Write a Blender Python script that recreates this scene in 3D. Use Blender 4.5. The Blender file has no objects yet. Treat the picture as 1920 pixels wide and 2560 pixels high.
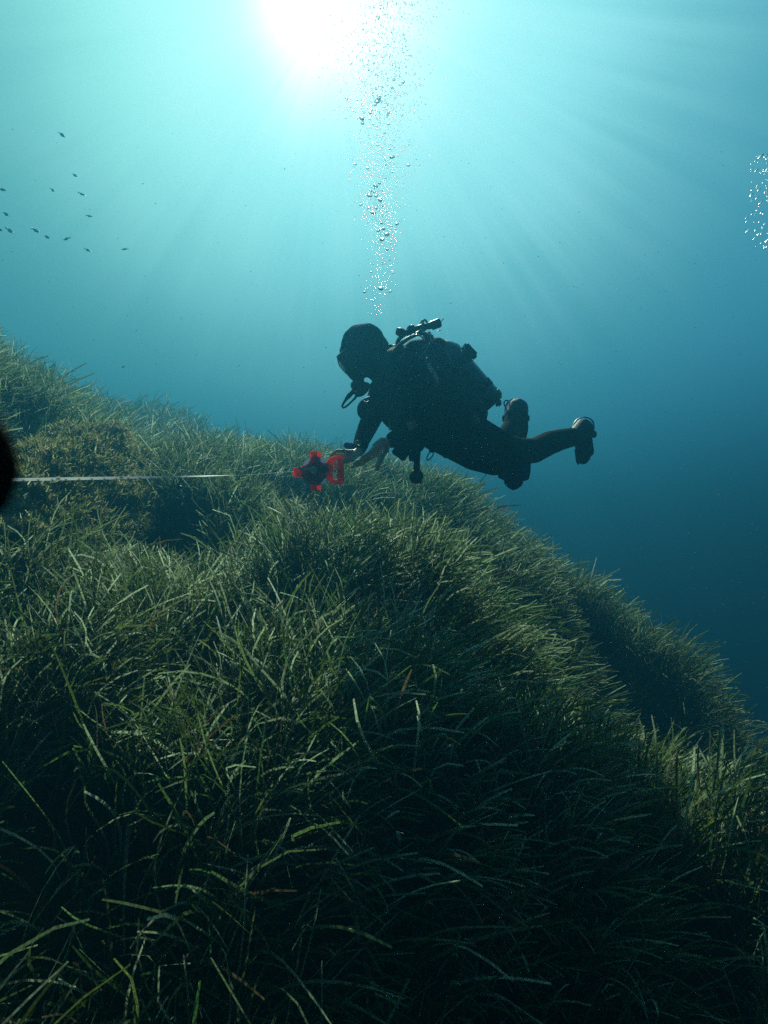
import bpy, bmesh, math, random
import numpy as np
from mathutils import Vector, Matrix
random.seed(7); rng = np.random.default_rng(11)
S = bpy.context.scene; COL = S.collection
R = math.radians

# ------------------------------------------------------------------ camera
PITCH = R(5.0); FD = 1106/math.tan(R(39.0))          # focal length in units of a 1659 x 2212 picture
cam_d = bpy.data.cameras.new('camera'); cam = bpy.data.objects.new('camera', cam_d); COL.objects.link(cam)
cam.location = (0, 0, 0); cam.rotation_euler = (R(90)+PITCH, 0, 0)
cam_d.sensor_fit = 'VERTICAL'; cam_d.sensor_height = 24; cam_d.lens = 12/math.tan(R(39.0))
cam_d.clip_start = 0.01; cam_d.clip_end = 500
cam_d.dof.use_dof = True; cam_d.dof.focus_distance = 3.2; cam_d.dof.aperture_fstop = cam_d.lens/2.2
S.camera = cam
def P(px, py, Y):
    """world point at forward distance Y seen at (px, py) of the 1659 x 2212 picture"""
    u = (px-829.5)/FD; v = (1106-py)/FD
    d = Vector((u, math.cos(PITCH)-v*math.sin(PITCH), math.sin(PITCH)+v*math.cos(PITCH)))
    return d*(Y/d.y)
def mpp(Y): return Y/FD                                # metres per picture unit at distance Y

# ------------------------------------------------------------------ light
SUN_EL, SUN_AZ = R(44.3), R(-4.6)                       # azimuth measured from +Y towards +X
sdir = Vector((math.sin(SUN_AZ)*math.cos(SUN_EL), math.cos(SUN_AZ)*math.cos(SUN_EL), math.sin(SUN_EL)))
sl = bpy.data.lights.new('sun', 'SUN'); sl.energy = 5.0; sl.angle = R(0.6); sl.color = (0.84, 1.0, 0.74)
so = bpy.data.objects.new('sun', sl); COL.objects.link(so); so.rotation_euler = (-sdir).to_track_quat('-Z', 'Y').to_euler()
so.location = (0, 0, 20)

W = bpy.data.worlds.new('World'); S.world = W; W.use_nodes = True
nt = W.node_tree; N = nt.nodes; L = nt.links; N.clear()
def nd(t, **k):
    n = N.new(t)
    for a, b in k.items(): setattr(n, a, b)
    return n
def mth(op, a, b=None, c=None, clamp=False):
    n = nd('ShaderNodeMath', operation=op, use_clamp=clamp)
    for i, x in enumerate((a, b, c)):
        if x is None: continue
        if isinstance(x, (int, float)): n.inputs[i].default_value = x
        else: L.new(x, n.inputs[i])
    return n.outputs[0]
out = nd('ShaderNodeOutputWorld'); bg = nd('ShaderNodeBackground')
tc = nd('ShaderNodeTexCoord')
nrm = nd('ShaderNodeVectorMath', operation='NORMALIZE'); L.new(tc.outputs['Generated'], nrm.inputs[0])
dot = nd('ShaderNodeVectorMath', operation='DOT_PRODUCT'); L.new(nrm.outputs[0], dot.inputs[0]); dot.inputs[1].default_value = sdir
ang = mth('ARCCOSINE', mth('MINIMUM', dot.outputs['Value'], 0.99999))
sep = nd('ShaderNodeSeparateXYZ'); L.new(nrm.outputs[0], sep.inputs[0])
hx = mth('ADD', mth('MULTIPLY', sep.outputs['X'], 0.9), 0.5, clamp=True)
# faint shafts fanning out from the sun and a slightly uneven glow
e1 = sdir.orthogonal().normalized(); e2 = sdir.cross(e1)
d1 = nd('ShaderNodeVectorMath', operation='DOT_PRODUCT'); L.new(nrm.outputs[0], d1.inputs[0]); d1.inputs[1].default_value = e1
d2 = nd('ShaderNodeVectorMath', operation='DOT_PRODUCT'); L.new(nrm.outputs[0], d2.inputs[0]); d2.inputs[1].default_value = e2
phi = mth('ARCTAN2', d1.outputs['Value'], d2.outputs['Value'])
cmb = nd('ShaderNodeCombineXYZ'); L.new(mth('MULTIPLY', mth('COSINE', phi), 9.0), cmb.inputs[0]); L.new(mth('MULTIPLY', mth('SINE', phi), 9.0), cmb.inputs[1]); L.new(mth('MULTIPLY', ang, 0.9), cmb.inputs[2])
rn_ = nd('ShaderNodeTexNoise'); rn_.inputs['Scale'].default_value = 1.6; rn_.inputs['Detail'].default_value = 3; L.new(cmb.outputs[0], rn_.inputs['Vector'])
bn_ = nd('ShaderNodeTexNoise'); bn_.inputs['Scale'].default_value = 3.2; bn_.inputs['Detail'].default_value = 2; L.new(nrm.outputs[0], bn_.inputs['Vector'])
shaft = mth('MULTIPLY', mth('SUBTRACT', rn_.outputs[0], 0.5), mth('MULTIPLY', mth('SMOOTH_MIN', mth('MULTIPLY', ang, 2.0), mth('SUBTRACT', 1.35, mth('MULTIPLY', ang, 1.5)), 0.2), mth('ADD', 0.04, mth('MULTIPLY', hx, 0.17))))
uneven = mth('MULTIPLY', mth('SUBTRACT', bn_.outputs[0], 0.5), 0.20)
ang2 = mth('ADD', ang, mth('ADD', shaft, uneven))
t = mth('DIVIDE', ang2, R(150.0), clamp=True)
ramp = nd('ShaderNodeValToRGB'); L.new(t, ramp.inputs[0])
def srgb(c): return tuple(((x/255)/12.92 if x/255 <= 0.04045 else ((x/255+0.055)/1.055)**2.4) for x in c)
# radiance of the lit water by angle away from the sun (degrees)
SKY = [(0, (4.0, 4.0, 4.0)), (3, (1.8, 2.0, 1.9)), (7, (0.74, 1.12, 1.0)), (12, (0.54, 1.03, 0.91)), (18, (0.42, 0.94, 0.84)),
       (25, (0.20, 0.56, 0.54)), (33, (0.092, 0.39, 0.42)), (44, (0.058, 0.38, 0.53)), (60, (0.014, 0.12, 0.26)), (80, (0.012, 0.028, 0.045)), (120, (0.075, 0.070, 0.075))]  # last stop: fill added from behind the camera to light the diver's front
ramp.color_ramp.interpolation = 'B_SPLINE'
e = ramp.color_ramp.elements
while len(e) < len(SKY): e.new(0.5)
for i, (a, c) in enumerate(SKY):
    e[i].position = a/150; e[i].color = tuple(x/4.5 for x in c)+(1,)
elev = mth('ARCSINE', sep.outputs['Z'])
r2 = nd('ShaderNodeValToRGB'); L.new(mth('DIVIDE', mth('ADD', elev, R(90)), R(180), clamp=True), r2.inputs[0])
EL = [(-90, 0.02), (-35, 0.10), (-12, 0.24), (3, 0.60), (18, 0.92), (45, 1.0), (62, 0.45), (90, 0.18)]  # overhead part cut down to keep the foreground dark
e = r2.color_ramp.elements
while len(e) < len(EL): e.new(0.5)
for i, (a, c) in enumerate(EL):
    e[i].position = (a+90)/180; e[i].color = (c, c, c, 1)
sky = nd('ShaderNodeTexSky', sky_type='NISHITA', sun_disc=False, sun_elevation=SUN_EL, sun_rotation=SUN_AZ)
tint = nd('ShaderNodeVectorMath', operation='MULTIPLY'); L.new(sky.outputs[0], tint.inputs[0]); tint.inputs[1].default_value = (0.0008, 0.006, 0.006)
mul = nd('ShaderNodeVectorMath', operation='MULTIPLY'); 
# greener over the shallow bank on the left, bluer over deep water on the right
side_ = nd('ShaderNodeMix', data_type='RGBA'); L.new(hx, side_.inputs[0]); side_.inputs[6].default_value = (1.02, 1.0, 0.91, 1); side_.inputs[7].default_value = (0.90, 0.90, 1.06, 1)
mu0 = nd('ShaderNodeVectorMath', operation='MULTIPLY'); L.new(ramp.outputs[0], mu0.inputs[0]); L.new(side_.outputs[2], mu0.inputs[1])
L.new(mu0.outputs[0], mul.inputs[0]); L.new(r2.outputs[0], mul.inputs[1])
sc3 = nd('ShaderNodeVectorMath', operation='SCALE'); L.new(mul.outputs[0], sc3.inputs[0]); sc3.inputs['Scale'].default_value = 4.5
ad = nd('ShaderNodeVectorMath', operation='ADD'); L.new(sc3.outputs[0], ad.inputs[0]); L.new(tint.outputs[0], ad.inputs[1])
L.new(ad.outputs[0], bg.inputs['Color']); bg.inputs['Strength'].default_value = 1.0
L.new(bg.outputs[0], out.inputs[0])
S.view_settings.view_transform = 'Standard'; S.view_settings.look = 'None'; S.view_settings.exposure = 0.47; S.view_settings.gamma = 1
S.cycles.use_denoising = False; S.cycles.volume_bounces = 1; S.cycles.max_bounces = 10; S.cycles.diffuse_bounces = 3
S.cycles.transparent_max_bounces = 16; S.cycles.sample_clamp_indirect = 4; S.cycles.use_adaptive_sampling = True; S.cycles.adaptive_threshold = 0.015

# ------------------------------------------------------------------ helpers
def tag(o, label=None, cat=None, group=None, kind=None):
    if label: o['label'] = label
    if cat: o['category'] = cat
    if group: o['group'] = group
    if kind: o['kind'] = kind
    return o
def thing(name, label, cat, loc=(0, 0, 0), group=None):
    o = bpy.data.objects.new(name, None); COL.objects.link(o); o.location = loc; o.empty_display_size = 0.1
    return tag(o, label, cat, group)
def link(name, me, mat=None, parent=None, smooth=True):
    o = bpy.data.objects.new(name, me); COL.objects.link(o)
    if mat is not None:
        for m in (mat if isinstance(mat, (list, tuple)) else [mat]): me.materials.append(m)
    if smooth:
        me.polygons.foreach_set('use_smooth', [True]*len(me.polygons))
    if parent is not None:
        o.parent = parent
        p = parent; off = Vector(p.location)
        while p.parent is not None: p = p.parent; off += Vector(p.location)
        o.location = -off if not getattr(parent, '_x', False) else (0, 0, 0)
    return o
def mesh_np(name, verts, quads, attr=None):
    """mesh from numpy arrays of vertices and quads"""
    me = bpy.data.meshes.new(name)
    nv, nf = len(verts), len(quads)
    me.vertices.add(nv); me.vertices.foreach_set('co', np.asarray(verts, np.float32).ravel())
    k = quads.shape[1]
    me.loops.add(nf*k); me.loops.foreach_set('vertex_index', np.asarray(quads, np.int32).ravel())
    me.polygons.add(nf); me.polygons.foreach_set('loop_start', np.arange(0, nf*k, k, dtype=np.int32))
    me.polygons.foreach_set('loop_total', np.full(nf, k, np.int32))
    if attr is not None:
        a = me.color_attributes.new('tone', 'FLOAT_COLOR', 'POINT'); a.data.foreach_set('color', np.asarray(attr, np.float32).ravel())
    me.update(calc_edges=True)
    return me
def mat(name, col, rough=0.6, metal=0.0, noise=None, bump=0.0, scale=30, spec=0.5, dark=0.6, **kw):
    m = bpy.data.materials.new(name); m.use_nodes = True; t = m.node_tree; b = t.nodes['Principled BSDF']
    b.inputs['Base Color'].default_value = (*col, 1); b.inputs['Roughness'].default_value = rough
    b.inputs['Metallic'].default_value = metal; b.inputs['Specular IOR Level'].default_value = spec
    n = t.nodes.new('ShaderNodeTexNoise'); n.inputs['Scale'].default_value = scale; n.inputs['Detail'].default_value = 5
    c = t.nodes.new('ShaderNodeTexCoord'); t.links.new(c.outputs['Object'], n.inputs['Vector'])
    mx = t.nodes.new('ShaderNodeMix'); mx.data_type = 'RGBA'
    mx.inputs[6].default_value = (*[x*dark for x in col], 1); mx.inputs[7].default_value = (*[min(1, x*(2-dark)) for x in col], 1)
    t.links.new(n.outputs[0], mx.inputs[0]); t.links.new(mx.outputs[2], b.inputs['Base Color'])
    if bump:
        bp = t.nodes.new('ShaderNodeBump'); bp.inputs['Strength'].default_value = bump; bp.inputs['Distance'].default_value = 0.01
        t.links.new(n.outputs[0], bp.inputs['Height']); t.links.new(bp.outputs[0], b.inputs['Normal'])
    return m
DEN = 1.0; HAZE_D = 0.086; HAZE_C = (0.017, 0.128, 0.225, 1); HAZE_G = 0.62

# ------------------------------------------------------------------ seabed (a slope falling away to the right)
# canopy height anchors: (picture x, picture y, distance)
A = [(-500,2500,0.9),(-100,2230,1.35),(400,2250,1.5),(829,2260,1.6),(1250,2300,1.7),(1659,2300,1.8),(2100,2400,1.6),
     (-200,1880,1.58),(150,1880,1.62),(500,1880,1.70),(829,1900,1.72),(1200,1930,1.85),(1500,1930,2.02),(1659,2060,2.0),
     (-100,1620,1.75),(100,1590,1.85),(330,1590,1.95),(600,1640,1.85),(829,1640,1.80),(1060,1650,1.95),(1250,1690,2.1),(1420,1750,2.15),
     (-100,1460,2.1),(60,1450,2.25),(300,1430,2.3),(560,1430,2.1),(780,1420,1.98),(960,1420,2.08),(1060,1470,2.15),(1290,1610,2.25),
     (120,1290,2.6),(400,1270,2.6),(640,1280,2.45),(860,1285,2.4),
     (120,1160,3.05),(300,1160,3.1),(450,1180,3.15),(390,1120,3.5),(400,1085,3.9),(600,1175,3.35),(740,1170,3.45),(850,1165,3.35),
     (0,1035,3.6),(0,735,4.5),(-250,600,4.8),(90,825,4.6),(200,1020,4.2),(300,1075,4.0),
     (450,1050,4.3),(640,1080,4.6),(300,965,7.0),(200,890,10),(330,900,15),(450,938,14),(720,1020,9),(590,985,11),
     (820,1140,4.6),(960,1155,4.7),(1060,1185,5.0),(1180,1240,5.6),(1290,1275,5.9),(1382,1315,6.0),(1486,1390,5.8),(1555,1490,5.4),(1585,1600,5.0),(1660,1850,5.2),(1730,1800,6.2),
     (960,1230,3.3),(1040,1420,3.2),(1150,1480,3.7),(1300,1640,3.8),(1450,1750,3.7),(1180,1400,4.9),(1350,1530,5.1),(1480,1640,4.9),(1570,1720,4.4),(1659,1830,2.6),
     (940,1400,2.55),(1100,1520,2.65),(1300,1670,2.7),(1450,1760,2.6)]
pts = [P(*a) for a in A]
pts += [Vector(p) for p in [(-6,3,3.2),(-7,7,3.2),(0.3,12,0.7),(-14,16,5.0),(1.6,10,-1.6),(2.2,8.6,-1.3),(0.4,8.2,0.5),(4.2,8,-3.8),(4.3,5.6,-4.0),(6,3.5,-4.6),(5,1,-3.9),(3,0.3,-2.3),
        (7,10,-6),(0,20,1.2),(-9,22,4.2),(3,13,-2.6),(0,0,-1.6),(-2.5,0,-0.6),(-2.6,1.2,0.1),(0,-3,-2.9),(-4,-3,-0.5),(4,-3,-4.5)]]
C_ = np.array([(p.x, p.y) for p in pts]); Z_ = np.array([p.z for p in pts])
def tps(r2): return 0.5*r2*np.log(r2+1e-9)
n_ = len(C_); K = tps(((C_[:, None]-C_[None])**2).sum(2)) + np.eye(n_)*0.003
M_ = np.zeros((n_+3, n_+3)); M_[:n_, :n_] = K; M_[:n_, n_] = 1; M_[:n_, n_+1:] = C_; M_[n_, :n_] = 1; M_[n_+1:, :n_] = C_.T
w_ = np.linalg.solve(M_, np.concatenate([Z_, np.zeros(3)]))
# cheap smooth value noise on a lattice
def vnoise(x, y, scale, seed):
    r = np.random.default_rng(seed); g = r.random((256, 256))
    X = np.asarray(x)/scale+100; Y = np.asarray(y)/scale+100
    i = np.floor(X).astype(int); j = np.floor(Y).astype(int); fx = X-i; fy = Y-j
    fx = fx*fx*(3-2*fx); fy = fy*fy*(3-2*fy); i %= 255; j %= 255
    return (g[i, j]*(1-fx)+g[i+1, j]*fx)*(1-fy)+(g[i, j+1]*(1-fx)+g[i+1, j+1]*fx)*fy
def canopy(x, y):
    x = np.asarray(x, float); y = np.asarray(y, float); sh = x.shape; x = x.ravel(); y = y.ravel()
    z = np.empty(len(x))
    for k in range(0, len(x), 20000):
        a, b = x[k:k+20000], y[k:k+20000]
        d2 = (a[:, None]-C_[None, :, 0])**2+(b[:, None]-C_[None, :, 1])**2
        z[k:k+20000] = tps(d2)@w_[:n_]+w_[n_]+a*w_[n_+1]+b*w_[n_+2]
    # beyond the modelled bank the slope simply goes on
    far = np.clip((np.hypot(x, y-5)-17)/7, 0, 1); far = far*far*(3-2*far)
    plane = 1.2-0.75*x+0.12*(y-5)*np.clip(1-y/80, 0, 1)
    plane = np.clip(plane, -24, np.minimum(9, 2.2+np.maximum(0, -x-y*0.7)*0.4))
    z = z*(1-far)+plane*far
    z += 0.46*(vnoise(x, y, 0.62, 1)-0.5)*np.clip(y/3, 0.4, 1)+0.10*(vnoise(x, y, 0.27, 2)-0.5)+0.25*(vnoise(x, y, 2.3, 3)-0.5)*np.clip((y-3)/3, 0, 1)
    return z.reshape(sh)
def axis(lo, hi, fine_lo, fine_hi, step):
    a = list(np.arange(fine_lo, fine_hi, step)); v, s = fine_hi, step
    while v < hi: a.append(v); s *= 1.18; v += s
    a.append(hi); v, s = fine_lo, step
    while v > lo: s *= 1.18; v -= s; a.insert(0, max(v, lo))
    return np.array(a)
gx = axis(-60, 60, -5, 6, 0.06); gy = axis(-20, 78, -0.6, 9, 0.06)
GX, GY = np.meshgrid(gx, gy); GZ = canopy(GX, GY)-0.36
nx, ny = len(gx), len(gy)
idx = np.arange(nx*ny).reshape(ny, nx)
q = np.stack([idx[:-1, :-1], idx[:-1, 1:], idx[1:, 1:], idx[1:, :-1]], -1).reshape(-1, 4)
m_soil = bpy.data.materials.new('seabed_soil'); m_soil.use_nodes = True; t_ = m_soil.node_tree; b_ = t_.nodes['Principled BSDF']
b_.inputs['Roughness'].default_value = 1; b_.inputs['Specular IOR Level'].default_value = 0.05
n1 = t_.nodes.new('ShaderNodeTexNoise'); n1.inputs['Scale'].default_value = 3.0; n1.inputs['Detail'].default_value = 9; n1.inputs['Roughness'].default_value = 0.7
cr = t_.nodes.new('ShaderNodeValToRGB'); cr.color_ramp.elements[0].position = 0.35; cr.color_ramp.elements[1].position = 0.72
cr.color_ramp.elements[0].color = (0.012, 0.022, 0.010, 1); cr.color_ramp.elements[1].color = (0.075, 0.080, 0.036, 1)
g_ = t_.nodes.new('ShaderNodeNewGeometry'); t_.links.new(g_.outputs['Position'], n1.inputs['Vector'])
t_.links.new(n1.outputs[0], cr.inputs[0]); t_.links.new(cr.outputs[0], b_.inputs['Base Color'])
bp_ = t_.nodes.new('ShaderNodeBump'); bp_.inputs['Strength'].default_value = 0.9; bp_.inputs['Distance'].default_value = 0.05
t_.links.new(n1.outputs[0], bp_.inputs['Height']); t_.links.new(bp_.outputs[0], b_.inputs['Normal'])
sb = link('seabed', mesh_np('seabed', np.stack([GX, GY, GZ], -1).reshape(-1, 3), q), m_soil)
tag(sb, 'seabed slope falling away to the right under the seagrass', 'seabed', kind='structure')
if 1:  # ---------------------------------------------------------------- seagrass meadow
    def blades(n, xr, yr, wid, length, segs, seed, keep):
        r = np.random.default_rng(seed)
        x = r.uniform(*xr, n); y = r.uniform(*yr, n)
        k = keep(x, y, r); x = x[k]; y = y[k]; n = len(x)
        if n == 0: return None
        e_ = 0.05; z0 = canopy(x, y); gxx = (canopy(x+e_, y)-z0)/e_; gyy = (canopy(x, y+e_)-z0)/e_
        z = z0-0.375
        # tufts: neighbouring blades share a lean; gentle surge pushes the tips to the right
        phi = 2*np.pi*vnoise(x, y, 0.22, 21)*1.6+r.normal(0, 1.05, n)
        near = np.clip((2.4-y)/1.3, 0, 1)
        lx = 0.78*np.cos(phi)+0.38; ly = 0.78*np.sin(phi)-0.12
        mag = r.uniform(0.35, 1.0, n)*(0.75+0.35*near)
        Lg = length*r.uniform(0.45, 1.15, n)*(0.45+1.0*vnoise(x, y, 0.38, 31))*(1+0.25*near*(r.random(n) < 0.2))
        droop = r.uniform(0.0, 1.0, n)**1.5*(0.9+0.9*near)
        kink = (r.random(n) < 0.10)
        W_ = wid*r.uniform(0.6, 1.25, n)
        T = np.linspace(0, 1, segs+1)
        ux = -gxx*0.35; uy = -gyy*0.35; uz = np.ones(n)
        un = np.sqrt(ux**2+uy**2+uz**2); ux /= un; uy /= un; uz /= un
        cx, cy, cz = x.copy(), y.copy(), z.copy(); V = np.empty((n, segs+1, 2, 3), np.float32)
        tw = r.uniform(0, 2*np.pi, n); tws = r.normal(0, 0.9, n)
        wob = r.normal(0, 0.24, n)
        for s, tt in enumerate(T):
            bend = mag*(0.10+1.35*tt)
            dz = uz*(1.0-0.25*tt)-droop*1.5*np.maximum(0, tt-0.35)**1.0-np.where(kink, 1.6*(tt > 0.55), 0)
            dx = ux+lx*bend+wob*np.sin(tt*5+tw); dy = uy+ly*bend+wob*np.cos(tt*4+tw)
            dn = np.sqrt(dx**2+dy**2+dz**2)+1e-6; dx, dy, dz = dx/dn, dy/dn, dz/dn
            if s: cx = cx+dx*Lg/segs; cy = cy+dy*Lg/segs; cz = cz+dz*Lg/segs
            a = tw+tws*tt
            # width vector perpendicular to the blade
            px_, py_, pz_ = np.cos(a), np.sin(a), 0*a
            wx, wy, wz = dy*pz_-dz*py_, dz*px_-dx*pz_, dx*py_-dy*px_
            wn = np.sqrt(wx**2+wy**2+wz**2)+1e-6
            h = 0.5*W_*(0.75+0.25*np.sin(np.pi*min(1, tt*1.2)))*(1 if tt < 0.9 else 0.62)
            V[:, s, 0] = np.stack([cx-wx/wn*h, cy-wy/wn*h, cz-wz/wn*h], -1)
            V[:, s, 1] = np.stack([cx+wx/wn*h, cy+wy/wn*h, cz+wz/wn*h], -1)
        base = (np.arange(n)*(segs+1)*2)[:, None]; s_ = np.arange(segs)[None]*2
        Q = np.stack([base+s_, base+s_+1, base+s_+3, base+s_+2], -1).reshape(-1, 4)
        # leaf colour: fresh green, olive, epiphyte-pale, dead brown; paler crust towards the tips
        green = np.array([0.058, 0.150, 0.036]); olive = np.array([0.120, 0.160, 0.034]); pale = np.array([0.64, 0.74, 0.52]); brown = np.array([0.13, 0.085, 0.04])
        mixv = np.clip(vnoise(x, y, 0.8, 41)*1.2-0.1+r.normal(0, 0.25, n), 0, 1)[:, None]
        c0 = green*(1-mixv)+olive*mixv; rr = r.random(n)[:, None]
        c0 = np.where(rr < 0.09, brown, c0); c0 = c0*r.uniform(0.6, 1.4, n)[:, None]
        pa = (r.random(n)**3.2*1.0)[:, None]
        crest = np.exp(-((x+0.25)/0.75)**2-((y-2.75)/0.6)**2)[:, None]          # paler leaves along the crest below the diver: sunlight put into the colour
        pa = np.where(r.random(n)[:, None] < 0.11+0.22*crest, 1.0, pa*0.75)
        col = np.empty((n, segs+1, 2, 4), np.float32); col[..., 3] = 1
        for s, tt in enumerate(T):
            f = pa*(0.1+0.9*tt); c = c0*(1-f)+pale*f
            col[:, s, 0, :3] = c; col[:, s, 1, :3] = c
        return V.reshape(-1, 3), Q, col.reshape(-1, 4)
    def frustum(x, y, m=0.45):
        return np.abs(x) < y*0.64+m+0.25
    def dens(p):
        def f(x, y, r):
            c = vnoise(x, y, 0.45, 51)*0.6+vnoise(x, y, 0.16, 52)*0.4
            rock = ((x+1.85)/0.50)**2+((y-3.45)/0.55)**2 < 1
            bare = ((x+0.95)/0.36)**2+((y-1.83)/0.16)**2 < 1
            return frustum(x, y) & (r.random(len(x)) < np.clip(p*(c-0.25)*4.0, 0.015, 1)) & ~rock & ~(bare & (r.random(len(x)) < 0.75))
        return f
    parts = [blades(int(85000*DEN), (-2.6, 2.9), (0.7, 3.3), 0.0080, 0.46, 9, 101, dens(1.0)),
             blades(int(125000*DEN), (-4.6, 4.6), (3.3, 6.2), 0.0088, 0.42, 6, 102, dens(1.0)),
             blades(int(130000*DEN), (-13, 9), (6.2, 23), 0.019, 0.52, 4, 103, dens(1.0))]
    vs, qs, cs, off = [], [], [], 0
    for v, q_, c in parts:
        vs.append(v); qs.append(q_+off); cs.append(c); off += len(v)
    m_gr = bpy.data.materials.new('seagrass_leaf'); m_gr.use_nodes = True; t_ = m_gr.node_tree; t_.nodes.clear()
    o_ = t_.nodes.new('ShaderNodeOutputMaterial'); at = t_.nodes.new('ShaderNodeAttribute'); at.attribute_name = 'tone'
    pr = t_.nodes.new('ShaderNodeBsdfPrincipled'); pr.inputs['Roughness'].default_value = 0.55; pr.inputs['Specular IOR Level'].default_value = 0.25
    tr = t_.nodes.new('ShaderNodeBsdfTranslucent'); mx_ = t_.nodes.new('ShaderNodeMixShader'); mx_.inputs[0].default_value = 0.55
    nz = t_.nodes.new('ShaderNodeTexNoise'); nz.inputs['Scale'].default_value = 160; nz.inputs['Detail'].default_value = 3
    gg = t_.nodes.new('ShaderNodeNewGeometry'); t_.links.new(gg.outputs['Position'], nz.inputs['Vector'])
    mr = t_.nodes.new('ShaderNodeMapRange'); mr.inputs[1].default_value = 0.3; mr.inputs[2].default_value = 0.7; mr.inputs[3].default_value = 0.4; mr.inputs[4].default_value = 1.5
    t_.links.new(nz.outputs[0], mr.inputs[0])
    sc_ = t_.nodes.new('ShaderNodeVectorMath'); sc_.operation = 'SCALE'; t_.links.new(at.outputs['Color'], sc_.inputs[0]); t_.links.new(mr.outputs[0], sc_.inputs['Scale'])
    t_.links.new(sc_.outputs[0], pr.inputs['Base Color']); t_.links.new(sc_.outputs[0], tr.inputs[0])
    t_.links.new(pr.outputs[0], mx_.inputs[1]); t_.links.new(tr.outputs[0], mx_.inputs[2]); t_.links.new(mx_.outputs[0], o_.inputs[0])
    gr = link('seagrass', mesh_np('seagrass', np.concatenate(vs), np.concatenate(qs), np.concatenate(cs)), m_gr, smooth=False)
    tag(gr, 'dense meadow of long green ribbon seagrass leaves covering the slope', 'seagrass', kind='stuff')
    print('grass verts', off)

# ------------------------------------------------------------------ the water body itself
bm = bmesh.new(); bmesh.ops.create_cube(bm, size=1)
HZ = (-62, 62, -22, 80, -27, 4.9)
for v in bm.verts:
    v.co = Vector((HZ[0] if v.co.x < 0 else HZ[1], HZ[2] if v.co.y < 0 else HZ[3], HZ[4] if v.co.z < 0 else HZ[5]))
me = bpy.data.meshes.new('haze'); bm.to_mesh(me); bm.free()
m_hz = bpy.data.materials.new('haze_water'); m_hz.use_nodes = True; t_ = m_hz.node_tree; t_.nodes.clear()
o_ = t_.nodes.new('ShaderNodeOutputMaterial'); pv = t_.nodes.new('ShaderNodeVolumePrincipled')
pv.inputs['Density'].default_value = HAZE_D; pv.inputs['Color'].default_value = HAZE_C
pv.inputs['Absorption Color'].default_value = (0, 0, 0, 1); pv.inputs['Anisotropy'].default_value = HAZE_G
t_.links.new(pv.outputs[0], o_.inputs['Volume'])
hz = link('haze', me, m_hz, smooth=False); tag(hz, 'clear blue green sea water fading far things to teal', 'sea water', kind='stuff')

# ------------------------------------------------------------------ modelling tools
def F(x, y, Y): return P(x*1659/1920, y*1659/1920, Y)   # same as P, in 1920 x 2560 picture units
FF = FD*1920/1659
def cr_path(pts, n=8):
    p = [Vector(q) for q in pts]; p = [p[0]*2-p[1]]+p+[p[-1]*2-p[-2]]; o = []
    for i in range(1, len(p)-2):
        for k in range(n):
            t = k/n
            o.append(0.5*((2*p[i])+(p[i+1]-p[i-1])*t+(2*p[i-1]-5*p[i]+4*p[i+1]-p[i+2])*t*t+(3*p[i]-p[i-1]-3*p[i+1]+p[i+2])*t**3))
    o.append(p[-2]); return o
def tube_bm(bm, pts, r, seg=10, smooth=6, closed=False, flat=1.0):
    """swept tube; r is a number or a list of radii at the given points"""
    path = cr_path(list(pts)+([pts[0]] if closed else []), smooth) if smooth else [Vector(p) for p in pts]
    n = len(path); rs = [r]*n if isinstance(r, (int, float)) else [float(x) for x in np.interp(np.linspace(0, 1, n), np.linspace(0, 1, len(r)), r)]
    up = None; rings = []
    for i, p in enumerate(path):
        t = (path[min(i+1, n-1)]-path[max(i-1, 0)]).normalized()
        if up is None: up = t.orthogonal().normalized()
        up = (up-t*up.dot(t)).normalized(); s = t.cross(up)
        rings.append([bm.verts.new(p+(up*math.cos(a)*flat+s*math.sin(a))*rs[i]) for a in [2*math.pi*k/seg for k in range(seg)]])
    for i in range(n-1):
        for k in range(seg):
            bm.faces.new((rings[i][k], rings[i][(k+1) % seg], rings[i+1][(k+1) % seg], rings[i+1][k]))
    if not closed:
        bm.faces.new(rings[0][::-1]); bm.faces.new(rings[-1])
    return bm
def lathe_bm(bm, a, b, prof, seg=40):
    """turned solid from a to b; prof = [(fraction along, radius)]"""
    a, b = Vector(a), Vector(b); d = b-a; t = d.normalized(); u = t.orthogonal().normalized(); w = t.cross(u); rings = []
    for f, r in prof:
        c = a+d*f; rings.append([bm.verts.new(c+(u*math.cos(k)+w*math.sin(k))*max(r, 1e-4)) for k in [2*math.pi*j/seg for j in range(seg)]])
    for i in range(len(rings)-1):
        for k in range(seg): bm.faces.new((rings[i][k], rings[i][(k+1) % seg], rings[i+1][(k+1) % seg], rings[i+1][k]))
    bm.faces.new(rings[0][::-1]); bm.faces.new(rings[-1]); return bm
def prism_bm(bm, outline, M, th, hole=None):
    """plate of thickness th from a 2-D outline; with hole, outline and hole have equally many points"""
    def pt(p, z): return bm.verts.new(M@Vector((p[0], p[1], z)))
    a = [pt(p, th/2) for p in outline]; b = [pt(p, -th/2) for p in outline]; n = len(a)
    for i in range(n): bm.faces.new((a[i], b[i], b[(i+1) % n], a[(i+1) % n]))
    if hole is None: bm.faces.new(a); bm.faces.new(b[::-1])
    else:
        c = [pt(p, th/2) for p in hole]; d = [pt(p, -th/2) for p in hole]
        for i in range(n):
            j = (i+1) % n
            bm.faces.new((c[i], c[j], d[j], d[i])); bm.faces.new((a[i], a[j], c[j], c[i])); bm.faces.new((b[j], b[i], d[i], d[j]))
    return bm
def box_bm(bm, c, size, M=Matrix.Identity(3)):
    r = bmesh.ops.create_cube(bm, size=1); c = Vector(c)
    for v in r['verts']: v.co = c+M@Vector((v.co.x*size[0], v.co.y*size[1], v.co.z*size[2]))
    return bm
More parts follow.
